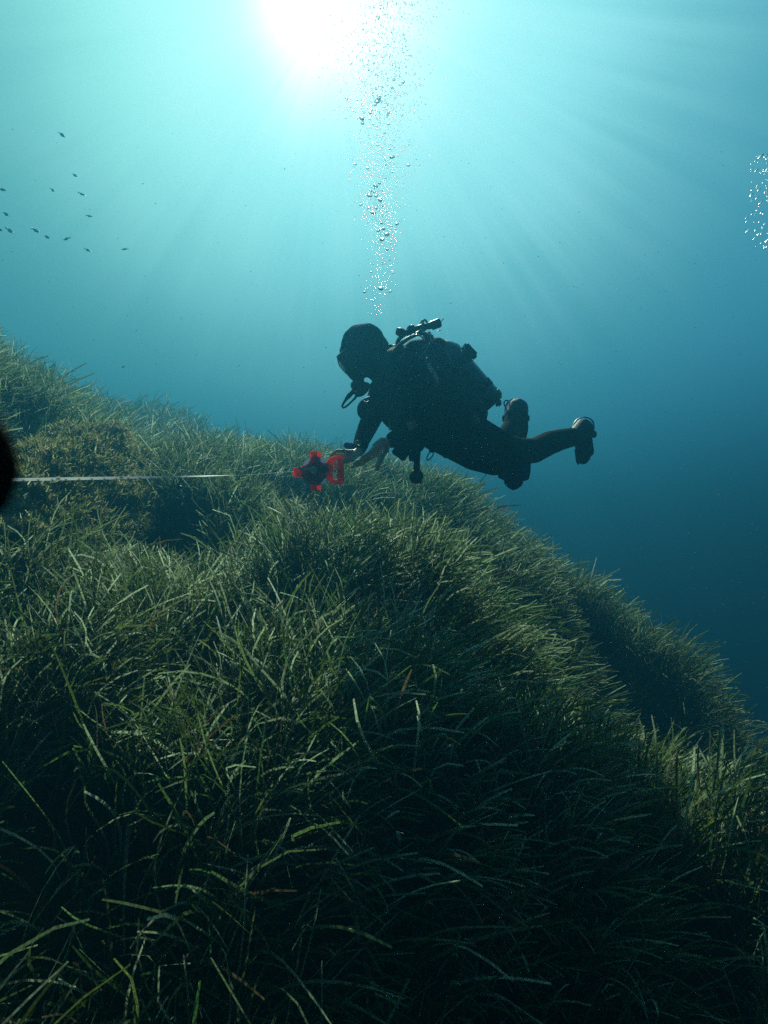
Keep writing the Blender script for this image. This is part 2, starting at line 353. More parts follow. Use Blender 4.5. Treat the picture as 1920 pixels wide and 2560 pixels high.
def finish(bm, name, m, parent, bevel=0.0, smooth=True, seg=2, angle=40):
    bmesh.ops.recalc_face_normals(bm, faces=bm.faces)
    if bevel:
        es = [e for e in bm.edges if len(e.link_faces) == 2 and e.calc_face_angle(0) > R(35)]
        bmesh.ops.bevel(bm, geom=es, offset=bevel, segments=seg, affect='EDGES', clamp_overlap=True)
    me = bpy.data.meshes.new(name); bm.to_mesh(me); bm.free()
    o = link(name, me, m, parent, smooth)
    if smooth: me.set_sharp_from_angle(angle=R(angle))
    return o
def ball(bm, c, r, sub=2):
    q = bmesh.ops.create_icosphere(bm, subdivisions=sub, radius=1)
    r = r if isinstance(r, (tuple, list)) else (r, r, r)
    for v in q['verts']: v.co = Vector((c[0]+v.co.x*r[0], c[1]+v.co.y*r[1], c[2]+v.co.z*r[2]))
def blob_mesh(chains, voxel, smooth=4, disp=None):
    """chains of overlapping balls fused into one smooth skin; every chain = [(picture x, picture y, distance, radius in picture units[, depth factor])]"""
    bm = bmesh.new()
    for ch in chains:
        pr = None
        for q in ch:
            x, y, Y, r = q[:4]; k = q[4] if len(q) > 4 else 1.0
            c = F(x, y, Y); rr = r*Y/FF; cur = (c, rr, rr*k)
            if pr is None: ball(bm, c, (rr, rr*k, rr))
            else:
                d = (c-pr[0]).length; n = max(1, int(d/(min(rr, pr[1])*0.22)))
                for i in range(1, n+1):
                    t = i/n; a = pr[1]+(rr-pr[1])*t; b = pr[2]+(rr*k-pr[2])*t
                    ball(bm, pr[0].lerp(c, t), (a, b, a))
            pr = cur
    me = bpy.data.meshes.new('tmp'); bm.to_mesh(me); bm.free()
    o = bpy.data.objects.new('tmp', me); COL.objects.link(o)
    m = o.modifiers.new('r', 'REMESH'); m.mode = 'VOXEL'; m.voxel_size = voxel; m.use_smooth_shade = True
    s = o.modifiers.new('s', 'SMOOTH'); s.factor = 0.5; s.iterations = smooth
    dg = bpy.context.evaluated_depsgraph_get(); res = bpy.data.meshes.new_from_object(o.evaluated_get(dg))
    bpy.data.objects.remove(o); bpy.data.meshes.remove(me)
    return res
def join_meshes(name, mats, meshes, slots):
    bm = bmesh.new()
    for me, s in zip(meshes, slots):
        n = len(bm.faces); bm.from_mesh(me); bm.faces.ensure_lookup_table()
        for f in bm.faces[n:]: f.material_index = s
    r = bpy.data.meshes.new(name); bm.to_mesh(r); bm.free()
    return r
from mathutils.bvhtree import BVHTree
def tree_of(*meshes):
    vs, fs = [], []
    for me in meshes:
        b = len(vs); vs += [v.co.copy() for v in me.vertices]; fs += [[b+i for i in p.vertices] for p in me.polygons]
    return BVHTree.FromPolygons(vs, fs)
def stick(tree, x, y, lift, fallback):
    """point on a surface met from the front at picture (x, y), lifted off it"""
    d = F(x, y, 1).normalized(); h = tree.ray_cast(Vector((0, 0, 0)), d)
    return (h[0]-d*lift) if h[0] is not None else F(x, y, fallback)

# ------------------------------------------------------------------ materials
m_suit = mat('neoprene', (0.007, 0.0075, 0.0085), 0.85, bump=0.25, scale=60, spec=0.02)
m_hood = mat('hood_neoprene', (0.012, 0.013, 0.013), 0.85, bump=0.2, scale=50, spec=0.03)
m_skin = mat('skin', (0.74, 0.68, 0.58), 0.5, bump=0.15, scale=90, dark=0.85)
m_vest = mat('vest_fabric', (0.008, 0.0085, 0.010), 0.8, bump=0.35, scale=120, spec=0.15)
m_blk = mat('black_rubber', (0.010, 0.011, 0.012), 0.45, spec=0.5)
m_blue = mat('blue_rubber', (0.03, 0.055, 0.32), 0.4, spec=0.5)
m_fin = mat('dark_blue_rubber', (0.012, 0.022, 0.11), 0.6, spec=0.2)
m_bstrap = mat('blue_strap', (0.05, 0.12, 0.55), 0.4)
m_tank = mat('painted_steel', (0.035, 0.075, 0.115), 0.32, noise=True, scale=9, spec=0.6, dark=0.75)
m_chrome = mat('chrome', (0.62, 0.60, 0.55), 0.25, metal=1.0, dark=0.85)
m_brass = mat('pale_hose', (0.62, 0.55, 0.30), 0.4)
m_grey = mat('grey_reflective', (0.60, 0.64, 0.70), 0.5, dark=0.8)
m_print = mat('white_print', (0.92, 0.94, 0.95), 0.5, dark=0.85)
m_glass = mat('mask_lens', (0.02, 0.05, 0.045), 0.08, spec=0.8)
m_red = mat('red_plastic', (0.92, 0.045, 0.025), 0.38, scale=25, dark=0.85, bump=0.05)
b_ = m_red.node_tree.nodes['Principled BSDF']; b_.inputs['Subsurface Weight'].default_value = 1.0; b_.inputs['Subsurface Radius'].default_value = (1.0, 0.12, 0.06); b_.inputs['Subsurface Scale'].default_value = 0.08
t_ = m_red.node_tree; trn_ = t_.nodes.new('ShaderNodeBsdfTranslucent'); trn_.inputs[0].default_value = (0.95, 0.05, 0.025, 1); mxr = t_.nodes.new('ShaderNodeMixShader'); mxr.inputs[0].default_value = 0.58
t_.links.new(t_.nodes['Principled BSDF'].outputs[0], mxr.inputs[1]); t_.links.new(trn_.outputs[0], mxr.inputs[2]); t_.links.new(mxr.outputs[0], t_.nodes['Material Output'].inputs[0])
m_spool = mat('spool_dark', (0.10, 0.11, 0.15), 0.5, dark=0.7)
t_ = m_spool.node_tree; trn_ = t_.nodes.new('ShaderNodeBsdfTranslucent'); trn_.inputs[0].default_value = (0.42, 0.46, 0.60, 1); mxr = t_.nodes.new('ShaderNodeMixShader'); mxr.inputs[0].default_value = 0.75
t_.links.new(t_.nodes['Principled BSDF'].outputs[0], mxr.inputs[1]); t_.links.new(trn_.outputs[0], mxr.inputs[2]); t_.links.new(mxr.outputs[0], t_.nodes['Material Output'].inputs[0])
m_crank = mat('grey_plastic', (0.50, 0.54, 0.62), 0.4, dark=0.85)

# ------------------------------------------------------------------ the diver
dv = thing('person', 'diver in black hooded wetsuit floating face down over the seagrass, holding a red tape reel', 'diver', F(1080, 1060, 3.6))
body = [
 # head and neck
 [(904, 862, 3.62, 55, 0.88), (902, 872, 3.62, 54, 0.86)], [(918, 852, 3.62, 46)], [(932, 872, 3.62, 44), (950, 900, 3.62, 42)], [(882, 880, 3.62, 36), (880, 905, 3.62, 30), (893, 930, 3.62, 26)], [(868, 888, 3.60, 20)],
 [(925, 890, 3.62, 40), (950, 915, 3.62, 44), (985, 940, 3.62, 48)],
 # trunk: spine chain plus both sides
 [(985, 930, 3.62, 50), (1040, 965, 3.60, 66), (1095, 1015, 3.60, 64), (1150, 1065, 3.60, 58)],
 [(985, 955, 3.48, 42), (1045, 985, 3.46, 52), (1100, 1030, 3.47, 50), (1150, 1070, 3.50, 50)],
 [(980, 945, 3.76, 40), (1045, 980, 3.74, 50), (1100, 1030, 3.73, 48), (1150, 1070, 3.70, 48)],
 [(955, 985, 3.60, 34), (985, 1040, 3.58, 34), (1030, 1075, 3.58, 34)],
 [(1090, 1080, 3.60, 50), (1140, 1108, 3.62, 46), (1190, 1130, 3.62, 50), (1235, 1148, 3.60, 43)],
 # near leg: hip, knee, calf, ankle
 [(1148, 1068, 3.50, 54), (1200, 1092, 3.47, 48), (1265, 1122, 3.42, 38), (1300, 1128, 3.42, 35), (1335, 1127, 3.48, 33), (1372, 1108, 3.56, 32), (1405, 1098, 3.64, 28), (1440, 1092, 3.70, 24)],
 # far leg: hip, knee, shin going away and up
 [(1150, 1080, 3.70, 50), (1180, 1115, 3.66, 46), (1225, 1146, 3.62, 41), (1237, 1150, 3.62, 39)],
 [(1237, 1150, 3.62, 38), (1262, 1112, 3.72, 38), (1287, 1075, 3.79, 35), (1291, 1040, 3.84, 30)],
 # far arm, reaching down to the reel
 [(975, 935, 3.78, 40), (952, 985, 3.80, 34), (938, 1025, 3.76, 30), (925, 1055, 3.66, 27), (908, 1092, 3.55, 23), (897, 1122, 3.46, 18)],
 # near arm, elbow bent
 [(1040, 935, 3.36, 40), (1058, 990, 3.24, 34), (1052, 1040, 3.20, 31), (1030, 1075, 3.24, 28), (1002, 1092, 3.30, 24), (980, 1102, 3.34, 20)],
]
bm1 = blob_mesh(body, 0.010, 7)
hands = [
 # right hand closed over the reel handle
 [(899, 1124, 3.46, 12.5, 1.2), (890, 1133, 3.40, 12, 1.3), (876, 1138, 3.34, 12, 1.5), (866, 1137, 3.315, 9, 1.8)],
 [(880, 1130, 3.33, 7, 1.2), (866, 1129, 3.285, 5.6), (843, 1127, 3.262, 4.9), (829, 1137, 3.250, 4.4), (822, 1152, 3.232, 3.9), (821, 1158, 3.230, 3.5)],
 [(872, 1137, 3.34, 6), (858, 1132, 3.312, 5.2), (838, 1132, 3.292, 4.9), (829, 1146, 3.285, 4.4), (833, 1162, 3.270, 4.0), (840, 1172, 3.262, 3.7)],
 [(872, 1140, 3.36, 6), (858, 1136, 3.335, 5), (841, 1137, 3.316, 4.7), (834, 1150, 3.305, 4.3), (842, 1166, 3.288, 3.9), (848, 1174, 3.284, 3.5)],
 [(874, 1144, 3.38, 5.5), (862, 1142, 3.358, 4.6), (848, 1144, 3.342, 4.2), (844, 1157, 3.330, 3.8), (851, 1167, 3.32, 3.4)],
 [(890, 1137, 3.385, 9), (879, 1147, 3.32, 8.5), (868, 1152, 3.27, 7.5), (859, 1151, 3.237, 6.6), (857, 1156, 3.232, 5.8)],
 # left hand open, fingers spread forward, thumb down
 [(985, 1098, 3.34, 14), (966, 1108, 3.33, 15), (948, 1120, 3.32, 17, 0.75), (936, 1130, 3.32, 14, 0.7)],
 [(955, 1105, 3.32, 12), (940, 1116, 3.32, 11, 0.8)], [(962, 1124, 3.33, 12), (946, 1134, 3.33, 11, 0.9)],
 [(938, 1121, 3.31, 7), (923, 1132, 3.30, 5.0), (909, 1141, 3.29, 4.3), (904, 1144, 3.285, 3.5)],
 [(934, 1129, 3.31, 7), (915, 1142, 3.30, 5.2), (898, 1153, 3.30, 4.5), (885, 1160, 3.29, 3.9)],
 [(934, 1134, 3.33, 6.5), (914, 1149, 3.32, 5.0), (894, 1161, 3.31, 4.3), (878, 1169, 3.30, 3.6)],
 [(936, 1138, 3.35, 6), (920, 1151, 3.35, 4.6), (905, 1160, 3.345, 4.0), (893, 1166, 3.34, 3.3)],
 [(960, 1126, 3.31, 11), (953, 1141, 3.29, 8.6), (949, 1154, 3.28, 7.2), (944, 1166, 3.275, 6.8), (942, 1173, 3.272, 5.8)],
]
bm2 = blob_mesh(hands, 0.0030, 3)
bodym = join_meshes('body', None, [bm1, bm2], [0, 1])
link('body', bodym, [m_suit, m_skin], dv)
# neoprene cuffs
bm = bmesh.new()
tube_bm(bm, [F(904, 1108, 3.50), F(898, 1119, 3.47), F(894, 1127, 3.435)], [19*3.5/FF, 18.5*3.5/FF, 16.5*3.4/FF], 24, 4)
finish(bm, 'cuff', m_suit, dv)
bm = bmesh.new()
tube_bm(bm, [F(1000, 1092, 3.31), F(986, 1098, 3.335), F(975, 1103, 3.335)], [25*3.3/FF, 22*3.3/FF, 19*3.3/FF], 24, 4)
finish(bm, 'cuff', m_suit, dv)
# mask: skirt, frame, lens, strap
mk = bmesh.new()
face_dir = (F(845, 922, 3.60)-F(878, 895, 3.60)).normalized(); up_d = (F(852, 884, 3.6)-F(868, 935, 3.6)).normalized(); side = face_dir.cross(up_d).normalized(); up_d = side.cross(face_dir)
Mm = Matrix((side, up_d, face_dir)).transposed().to_4x4()
def rrect(w, h, r, n=6):
    o = []
    for cx, cy, a0 in ((w-r, h-r, 0), (-w+r, h-r, 90), (-w+r, -h+r, 180), (w-r, -h+r, 270)):
        for k in range(n+1): a = R(a0+90*k/n); o.append((cx+r*math.cos(a), cy+r*math.sin(a)))
    return o
ctr = F(864, 909, 3.60)
def loft_bm(bm, M, c, rings):
    """rounded-rectangle rings along the local z axis: (z, half width, half height, corner radius)"""
    rs = []
    for z, w, h, r in rings: rs.append([bm.verts.new(c+M.to_3x3()@Vector((x, y, z))) for x, y in rrect(w, h, r)])
    n = len(rs[0])
    for i in range(len(rs)-1):
        for k in range(n): bm.faces.new((rs[i][k], rs[i][(k+1) % n], rs[i+1][(k+1) % n], rs[i+1][k]))
    bm.faces.new(rs[0][::-1]); bm.faces.new(rs[-1])
    return bm
loft_bm(mk, Mm, ctr, [(-0.050, 0.070, 0.056, 0.03), (-0.01, 0.080, 0.054, 0.03), (0.018, 0.082, 0.050, 0.025), (0.026, 0.078, 0.046, 0.022)])
ms = finish(mk, 'mask', m_blk, dv, 0.002)
mk = bmesh.new(); loft_bm(mk, Mm, ctr, [(0.0265, 0.070, 0.036, 0.02), (0.030, 0.068, 0.034, 0.02)]); finish(mk, 'lens', m_glass, ms, 0.001)
mk = bmesh.new(); ball(mk, ctr-up_d*0.038+face_dir*0.008, (0.020, 0.020, 0.022), 3); finish(mk, 'nose_pocket', m_blk, ms)
mk = bmesh.new()
tube_bm(mk, [F(866, 894, 3.48), F(885, 884, 3.468), F(912, 868, 3.478), F(940, 850, 3.53), F(955, 842, 3.62), F(940, 850, 3.71), F(912, 868, 3.76), F(866, 894, 3.74)], 0.010, 8, 6, flat=0.35)
finish(mk, 'mask_strap', m_blk, ms)
mk = bmesh.new()
for s in ((925, 824), (941, 835)): ball(mk, F(*s, 3.62), (0.028, 0.03, 0.014), 3)
finish(mk, 'hood_vent', m_hood, dv)
# wrist computer on the far forearm
wc = bmesh.new()
wM = Matrix.Rotation(R(10), 3, 'Y')@Matrix.Rotation(R(-8), 3, 'Z')
box_bm(wc, F(875, 1116, 3.44), (0.064, 0.055, 0.026), wM)
wco = finish(wc, 'wrist_computer', m_blue, dv, 0.006)
wc = bmesh.new(); box_bm(wc, F(876, 1110, 3.438), (0.046, 0.04, 0.006), wM); finish(wc, 'display', m_grey, wco, 0.001)
wc = bmesh.new(); tube_bm(wc, [F(890, 1112, 3.40), F(902, 1120, 3.42), F(908, 1130, 3.49), F(893, 1136, 3.53), F(870, 1124, 3.50)], 0.007, 8, 5, flat=0.5); finish(wc, 'wrist_strap', m_blk, wco)
wc = bmesh.new(); tube_bm(wc, [F(895+7*math.cos(a), 1107-6*math.sin(a), 3.41) for a in [2*math.pi*k/12 for k in range(12)]], 0.0022, 6, 2, closed=True); finish(wc, 'strap_ring', m_chrome, wco)
# boots and fins
def fin(ankle, heel, toe, tip, wdir, blade_w, strap_pts):
    bt = blob_mesh([[ankle, heel], [heel, toe]], 0.006, 5)
    b = link('boot', bt, m_fin, dv)
    H, T, E = F(*heel[:3]), F(*toe[:3]), F(*tip)
    fo = bmesh.new(); ax = (E-T).normalized(); wv = (wdir-ax*wdir.dot(ax)).normalized(); nv = ax.cross(wv)
    # foot pocket
    L0 = (E-T).length; rings = []; rr = toe[3]*toe[2]/FF
    pk0 = H.lerp(T, 0.35)
    secs = [(pk0, 0.052, 0.046), (H.lerp(T, 0.75), 0.056, 0.042), (T+ax*0.03, 0.058, 0.030), (T+ax*0.09, 0.062, 0.018)]
    for c, a, h in secs: rings.append([fo.verts.new(c+wv*a*math.cos(k)+nv*h*math.sin(k)) for k in [2*math.pi*j/20 for j in range(20)]])
    for i in range(len(rings)-1):
        for k in range(20): fo.faces.new((rings[i][k], rings[i][(k+1) % 20], rings[i+1][(k+1) % 20], rings[i+1][k]))
    fo.faces.new(rings[0][::-1]); fo.faces.new(rings[-1])
    f = finish(fo, 'swim_fin', m_fin, dv)
    # blade with scalloped end
    Mb = Matrix((wv, ax, nv)).transposed().to_4x4(); Mb.translation = T
    w = blade_w; l = L0
    outl = [(-0.056, 0.04), (-w*0.92, l*0.30), (-w, l*0.62), (-w*0.93, l*0.80), (-w*0.62, l*0.83), (-w*0.56, l*0.90), (-w*0.30, l*0.965), (0, l), (w*0.30, l*0.965), (w*0.56, l*0.90), (w*0.62, l*0.83), (w*0.93, l*0.80), (w, l*0.62), (w*0.92, l*0.30), (0.056, 0.04)]
    bl = bmesh.new(); prism_bm(bl, outl, Mb, 0.007); finish(bl, 'blade', m_blue, f, 0.0015)
    ri = bmesh.new()
    for s in (-1, 1):
        tube_bm(ri, [Mb@Vector((s*0.056, 0.02, 0)), Mb@Vector((s*w*0.93, l*0.32, 0)), Mb@Vector((s*w*1.0, l*0.62, 0)), Mb@Vector((s*w*0.94, l*0.79, 0))], [0.010, 0.009, 0.007, 0.004], 8, 5)
    for s in (-0.35, 0, 0.35): tube_bm(ri, [Mb@Vector((s*w*0.7, 0.07, 0.004)), Mb@Vector((s*w, l*0.9, 0.004))], 0.004, 6, 4)
    finish(ri, 'rail', m_blk, f)
    st = bmesh.new(); tube_bm(st, [F(*p) for p in strap_pts], 0.008, 8, 6, flat=0.5); finish(st, 'heel_strap', m_bstrap, f)
    for p in (strap_pts[0], strap_pts[-1]):
        bk = bmesh.new(); box_bm(bk, F(*p), (0.03, 0.035, 0.04)); finish(bk, 'buckle', m_blk, f, 0.006)
    return f
fb = fin((1289, 1045, 3.84, 32), (1294, 1021, 3.87, 27), (1288, 1085, 3.84, 31), (1283, 1226, 3.86), Vector((1, 0.15, 0)), 0.100,
    [(1317, 1046, 3.85), (1316, 1012, 3.90), (1293, 998, 3.93), (1268, 1010, 3.90), (1262, 1046, 3.85)])
lo = bmesh.new(); tube_bm(lo, [F(1277, 1006, 3.87), F(1266, 1001, 3.87), F(1260, 1006, 3.87), F(1264, 1018, 3.87), F(1272, 1013, 3.87)], 0.0045, 7, 5, closed=True); finish(lo, 'strap_loop', m_blue, fb)
fa = fin((1440, 1092, 3.70, 24), (1458, 1070, 3.76, 25), (1458, 1108, 3.78, 22), (1465, 1158, 3.95), Vector((0.85, 0.5, 0.15)), 0.060,
    [(1428, 1078, 3.72), (1440, 1052, 3.76), (1462, 1043, 3.80), (1482, 1054, 3.82), (1484, 1086, 3.84)])

# ------------------------------------------------------------------ buoyancy vest with harness
vs_ = thing('buoyancy_vest', 'black buoyancy vest with pale lettering worn on the diver\'s back and sides', 'dive vest', F(1080, 980, 3.55))
vest = [
 [(985, 905, 3.50, 36), (1040, 925, 3.44, 46), (1095, 960, 3.43, 48), (1150, 1010, 3.45, 46), (1180, 1035, 3.48, 42)],
 [(1045, 955, 3.40, 36), (1095, 1000, 3.39, 44), (1140, 1045, 3.42, 42)],
 [(985, 905, 3.72, 36), (1040, 920, 3.76, 44), (1095, 960, 3.78, 46), (1150, 1010, 3.76, 44), (1180, 1035, 3.72, 42)],
 [(1040, 880, 3.60, 34), (1090, 885, 3.60, 44), (1150, 950, 3.60, 44)],
 [(1005, 895, 3.60, 34), (1060, 915, 3.58, 52), (1110, 960, 3.58, 52), (1170, 1010, 3.58, 46)],
 [(990, 890, 3.52, 26), (968, 905, 3.48, 24), (962, 950, 3.46, 24), (975, 1000, 3.45, 24), (1000, 1045, 3.45, 26)],
 # side pocket and lower edge
 [(1010, 1060, 3.44, 30), (1020, 1095, 3.44, 30), (1018, 1115, 3.46, 26), (1042, 1112, 3.48, 22)], [(1060, 1080, 3.44, 30), (1092, 1092, 3.46, 30), (1096, 1102, 3.48, 28)],
]
bmv = blob_mesh(vest, 0.010, 7)
shell = link('shell', bmv, m_vest, vs_)
TV = tree_of(bm1, bmv)
def stick_mesh(bm, lift, fb=3.3):
    for v in bm.verts: v.co = stick(TV, v.co.x, v.co.y, lift+v.co.z, fb)
def patch(name, quad, m, parent, n=6, lift=0.006, th=0.003):
    """thin plate on the vest; quad in picture units"""
    bm = bmesh.new(); g = []
    for j in range(n+1):
        g.append([bm.verts.new((0, 0, 0)) for i in range(n+1)])
        for i in range(n+1):
            a, b, c, d = [Vector(p) for p in quad]; s, t = i/n, j/n
            p = (a*(1-s)+b*s)*(1-t)+(d*(1-s)+c*s)*t; g[j][i].co = stick(TV, p.x, p.y, lift, 3.35)
    for j in range(n):
        for i in range(n): bm.faces.new((g[j][i], g[j][i+1], g[j+1][i+1], g[j+1][i]))
    r = bmesh.ops.solidify(bm, geom=bm.faces[:], thickness=th)
    return finish(bm, name, m, parent)
patch('release_tab', [(1014, 1059), (1036, 1050), (1045, 1066), (1024, 1077)], m_grey, vs_)
patch('release_tab', [(1190, 1026), (1202, 1048), (1191, 1063), (1178, 1045)], mat('grey_patch', (0.32, 0.38, 0.38), 0.6), vs_)
patch('flag_patch', [(1088, 955), (1098, 951), (1102, 964), (1092, 967)], m_print, vs_, lift=0.008)
patch('flag_stripe', [(1089, 955.5), (1091, 955), (1101, 964), (1099, 965)], m_vest, vs_, lift=0.0105, th=0.001)
# lettering running down the shoulder lobe
fc = bpy.data.curves.new('txt', 'FONT'); fc.body = 'mares'; fc.size = 1; fc.resolution_u = 3; fc.offset = 0.03
to = bpy.data.objects.new('txt', fc); COL.objects.link(to)
tm = bpy.data.meshes.new_from_object(to.evaluated_get(bpy.context.evaluated_depsgraph_get())); bpy.data.objects.remove(to)
xs = [v.co.x for v in tm.vertices]; w0, w1 = min(xs), max(xs)
A0, A1 = Vector((1066, 912)), Vector((1090, 953)); dx = (A1-A0); nx_ = Vector((dx.y, -dx.x)).normalized()   # text runs down, its tops to the right
bm = bmesh.new(); bm.from_mesh(tm)
bmesh.ops.subdivide_edges(bm, edges=[e for e in bm.edges if e.calc_length() > 0.12], cuts=2)
for v in bm.verts:
    s = (v.co.x-w0)/(w1-w0); h = v.co.y*20.5
    p = A0+dx*s+nx_*h*(1.0+0.05*s); v.co = stick(TV, p.x, p.y, 0.008, 3.3)
bmesh.ops.solidify(bm, geom=bm.faces[:], thickness=-0.001)
lt = finish(bm, 'lettering', m_print, vs_, smooth=False)
# striped shoulder piping
bm = bmesh.new()
for k in range(7):
    a = R(205-k*21); c = Vector((1081, 906)); p0 = c+Vector((math.cos(a)*15, -abs(math.sin(a))*10)) if k < 0 else None
    x = 1066+k*4.2; y = 898-6*math.sin(math.pi*(k+1.5)/9)
    q = [stick(TV, x+dx_, y+dy_, 0.007, 3.3) for dx_, dy_ in ((0, 0), (2.0, -0.6), (5.0, -8.6), (3.0, -8.0))]
    bm.faces.new([bm.verts.new(v) for v in q])
bmesh.ops.solidify(bm, geom=bm.faces[:], thickness=-0.0015); finish(bm, 'stripes', mat('pale_green_print', (0.38, 0.55, 0.45), 0.5), vs_, smooth=False)
# edge piping of the shoulder lobe and thin hose across the back
bm = bmesh.new(); tube_bm(bm, [stick(TV, x, y, 0.006, 3.35) for x, y in ((1060, 905), (1078, 893), (1096, 905), (1108, 930), (1120, 962))], 0.004, 6, 6); finish(bm, 'piping', m_blk, vs_)
bm = bmesh.new(); tube_bm(bm, [stick(TV, x, y, 0.008, 3.35) for x, y in ((1088, 858), (1108, 872), (1124, 892), (1134, 920))], 0.0022, 6, 6); finish(bm, 'cord', m_grey, vs_)
bm = bmesh.new(); tube_bm(bm, [stick(TV, x, y, 0.010, 3.4) for x, y in ((1054, 872), (1066, 862), (1076, 851))], 0.004, 6, 6); finish(bm, 'cord', m_crank, vs_)
# dangling pocket flap, D-ring, buckle tabs
bm = bmesh.new(); Mp = Matrix.Rotation(R(36), 3, 'Y'); box_bm(bm, F(1000, 1134, 3.44), (0.085, 0.05, 0.045), Mp); finish(bm, 'pocket_flap', m_vest, vs_, 0.006)
bm = bmesh.new(); box_bm(bm, F(1030, 1142, 3.45), (0.035, 0.03, 0.05)); finish(bm, 'buckle', m_blk, vs_, 0.006)
bm = bmesh.new(); tube_bm(bm, [F(x, y, 3.46) for x, y in ((1080, 1126), (1072, 1134), (1067, 1145), (1069, 1150), (1076, 1146), (1083, 1136))], 0.0032, 8, 5, closed=True); finish(bm, 'd_ring', m_blk, vs_)
bm = bmesh.new(); box_bm(bm, F(1080, 1118, 3.46), (0.034, 0.02, 0.06)); finish(bm, 'webbing', m_vest, vs_, 0.005)
bm = bmesh.new(); box_bm(bm, F(1113, 1139, 3.47), (0.03, 0.03, 0.022), Matrix.Rotation(R(35), 3, 'Y')); finish(bm, 'buckle', m_blk, vs_, 0.004)
# corrugated inflator hanging off the far shoulder
bm = bmesh.new(); tube_bm(bm, [F(930, 1000, 3.66), F(914, 1006, 3.66), F(906, 1018, 3.66), F(906, 1034, 3.66), F(918, 1046, 3.66)], [12*3.66/FF, 11*3.66/FF, 13*3.66/FF, 12*3.66/FF, 9*3.66/FF], 14, 6); inf = finish(bm, 'inflator', m_blk, vs_)
bm = bmesh.new(); tube_bm(bm, [F(909, 1003, 3.60), F(916, 1006, 3.59), F(922, 1003, 3.60)], 0.005, 8, 4); finish(bm, 'inflator_button', m_brass, inf)
# clip beads on chest
bm = bmesh.new(); tube_bm(bm, [F(976, 1050, 3.40), F(975, 1062, 3.39), F(974, 1074, 3.40)], 0.0045, 8, 4)
for k in range(7): ball(bm, F(975+1.2*math.sin(k*2), 1050+k*4, 3.392), 0.0055, 1)
finish(bm, 'chest_clip', m_crank, vs_)

# ------------------------------------------------------------------ cylinder, valve, first stage, hoses
tk = thing('scuba_cylinder', 'dark blue scuba cylinder strapped to the diver\'s back with valve and hoses', 'air cylinder', F(1150, 930, 3.6))
ta, tb = F(1086, 862, 3.60), F(1218, 1014, 3.64); rT = 0.108
L_ = (tb-ta).length; prof = [(0.0, 0.028), (0.02, 0.045), (0.06, 0.072), (0.12, 0.091), (0.20, rT), (0.92, rT), (0.97, rT*0.93), (1.0, rT*0.75), (1.015, rT*0.4)]
bm = bmesh.new(); lathe_bm(bm, ta, tb, prof, 48); finish(bm, 'cylinder', m_tank, tk, angle=60)
bm = bmesh.new(); lathe_bm(bm, ta.lerp(tb, 0.93), ta.lerp(tb, 1.05), [(0, rT*1.02), (0.05, rT*1.05), (0.6, rT*1.02), (0.95, rT*0.85), (1.0, rT*0.6)], 40); finish(bm, 'boot', m_blk, tk)
bm = bmesh.new(); box_bm(bm, F(1246, 1008, 3.6), (0.035, 0.05, 0.035), Matrix.Rotation(R(40), 3, 'Y')); finish(bm, 'carry_lug', m_blk, tk, 0.01)
for f0 in (0.34, 0.74):
    bm = bmesh.new(); lathe_bm(bm, ta.lerp(tb, f0), ta.lerp(tb, f0+0.10), [(0, rT*0.99), (0.03, rT*1.03), (0.97, rT*1.03), (1, rT*0.99)], 48); bd = finish(bm, 'tank_band', m_vest, tk)
    if f0 < 0.5:
        ax_ = (tb-ta).normalized(); bM = Matrix.Rotation(math.atan2(-ax_.z, ax_.x), 3, 'Y')
        bm = bmesh.new(); box_bm(bm, F(1174, 879, 3.58), (0.100, 0.06, 0.045), bM); bk = finish(bm, 'band_buckle', m_blk, bd, 0.012)
        bm = bmesh.new(); tube_bm(bm, [F(1160, 863, 3.54), F(1161, 871, 3.535), F(1165, 879, 3.54)], 0.0035, 6, 4); finish(bm, 'buckle_wire', m_chrome, bk)
# valve and regulator first stage
bm = bmesh.new(); lathe_bm(bm, F(1084, 860, 3.60), F(1066, 836, 3.60), [(0, 0.026), (0.5, 0.024), (0.55, 0.03), (1, 0.028)], 20); vv = finish(bm, 'valve', m_chrome, tk)
bm = bmesh.new(); lathe_bm(bm, F(1016, 834, 3.58), F(1082, 812, 3.58), [(0, 0.012), (0.04, 0.018), (0.3, 0.020), (0.34, 0.025), (0.7, 0.026), (0.75, 0.02), (1, 0.02)], 20); finish(bm, 'first_stage', m_blk, tk)
bm = bmesh.new(); lathe_bm(bm, F(1077, 815, 3.58), F(1101, 806, 3.58), [(0, 0.018), (0.08, 0.026), (0.9, 0.027), (1.0, 0.022)], 12); finish(bm, 'valve_knob', m_blk, vv)
bm = bmesh.new(); lathe_bm(bm, F(1099, 808, 3.58), F(1109, 797, 3.58), [(0, 0.003), (1, 0.0025)], 8); finish(bm, 'pin', m_blk, vv)
bm = bmesh.new(); lathe_bm(bm, F(1092, 829, 3.58), F(1103, 825, 3.58), [(0, 0.002), (1, 0.002)], 8); finish(bm, 'pin', m_blk, vv)
bm = bmesh.new(); lathe_bm(bm, F(1000, 838, 3.60), F(1004, 822, 3.60), [(0, 0.024), (0.15, 0.03), (0.8, 0.030), (0.95, 0.022), (1, 0.012)], 16); finish(bm, 'port_cap', m_blk, tk)
bm = bmesh.new(); lathe_bm(bm, F(1022, 832, 3.57), F(1029, 816, 3.57), [(0, 0.02), (0.6, 0.022), (0.9, 0.018), (1, 0.010)], 16); finish(bm, 'port_cap', m_blk, tk)
bm = bmesh.new(); ball(bm, F(1030, 816, 3.57), (0.016, 0.016, 0.008), 3); finish(bm, 'cap_button', m_chrome, tk)
bm = bmesh.new()
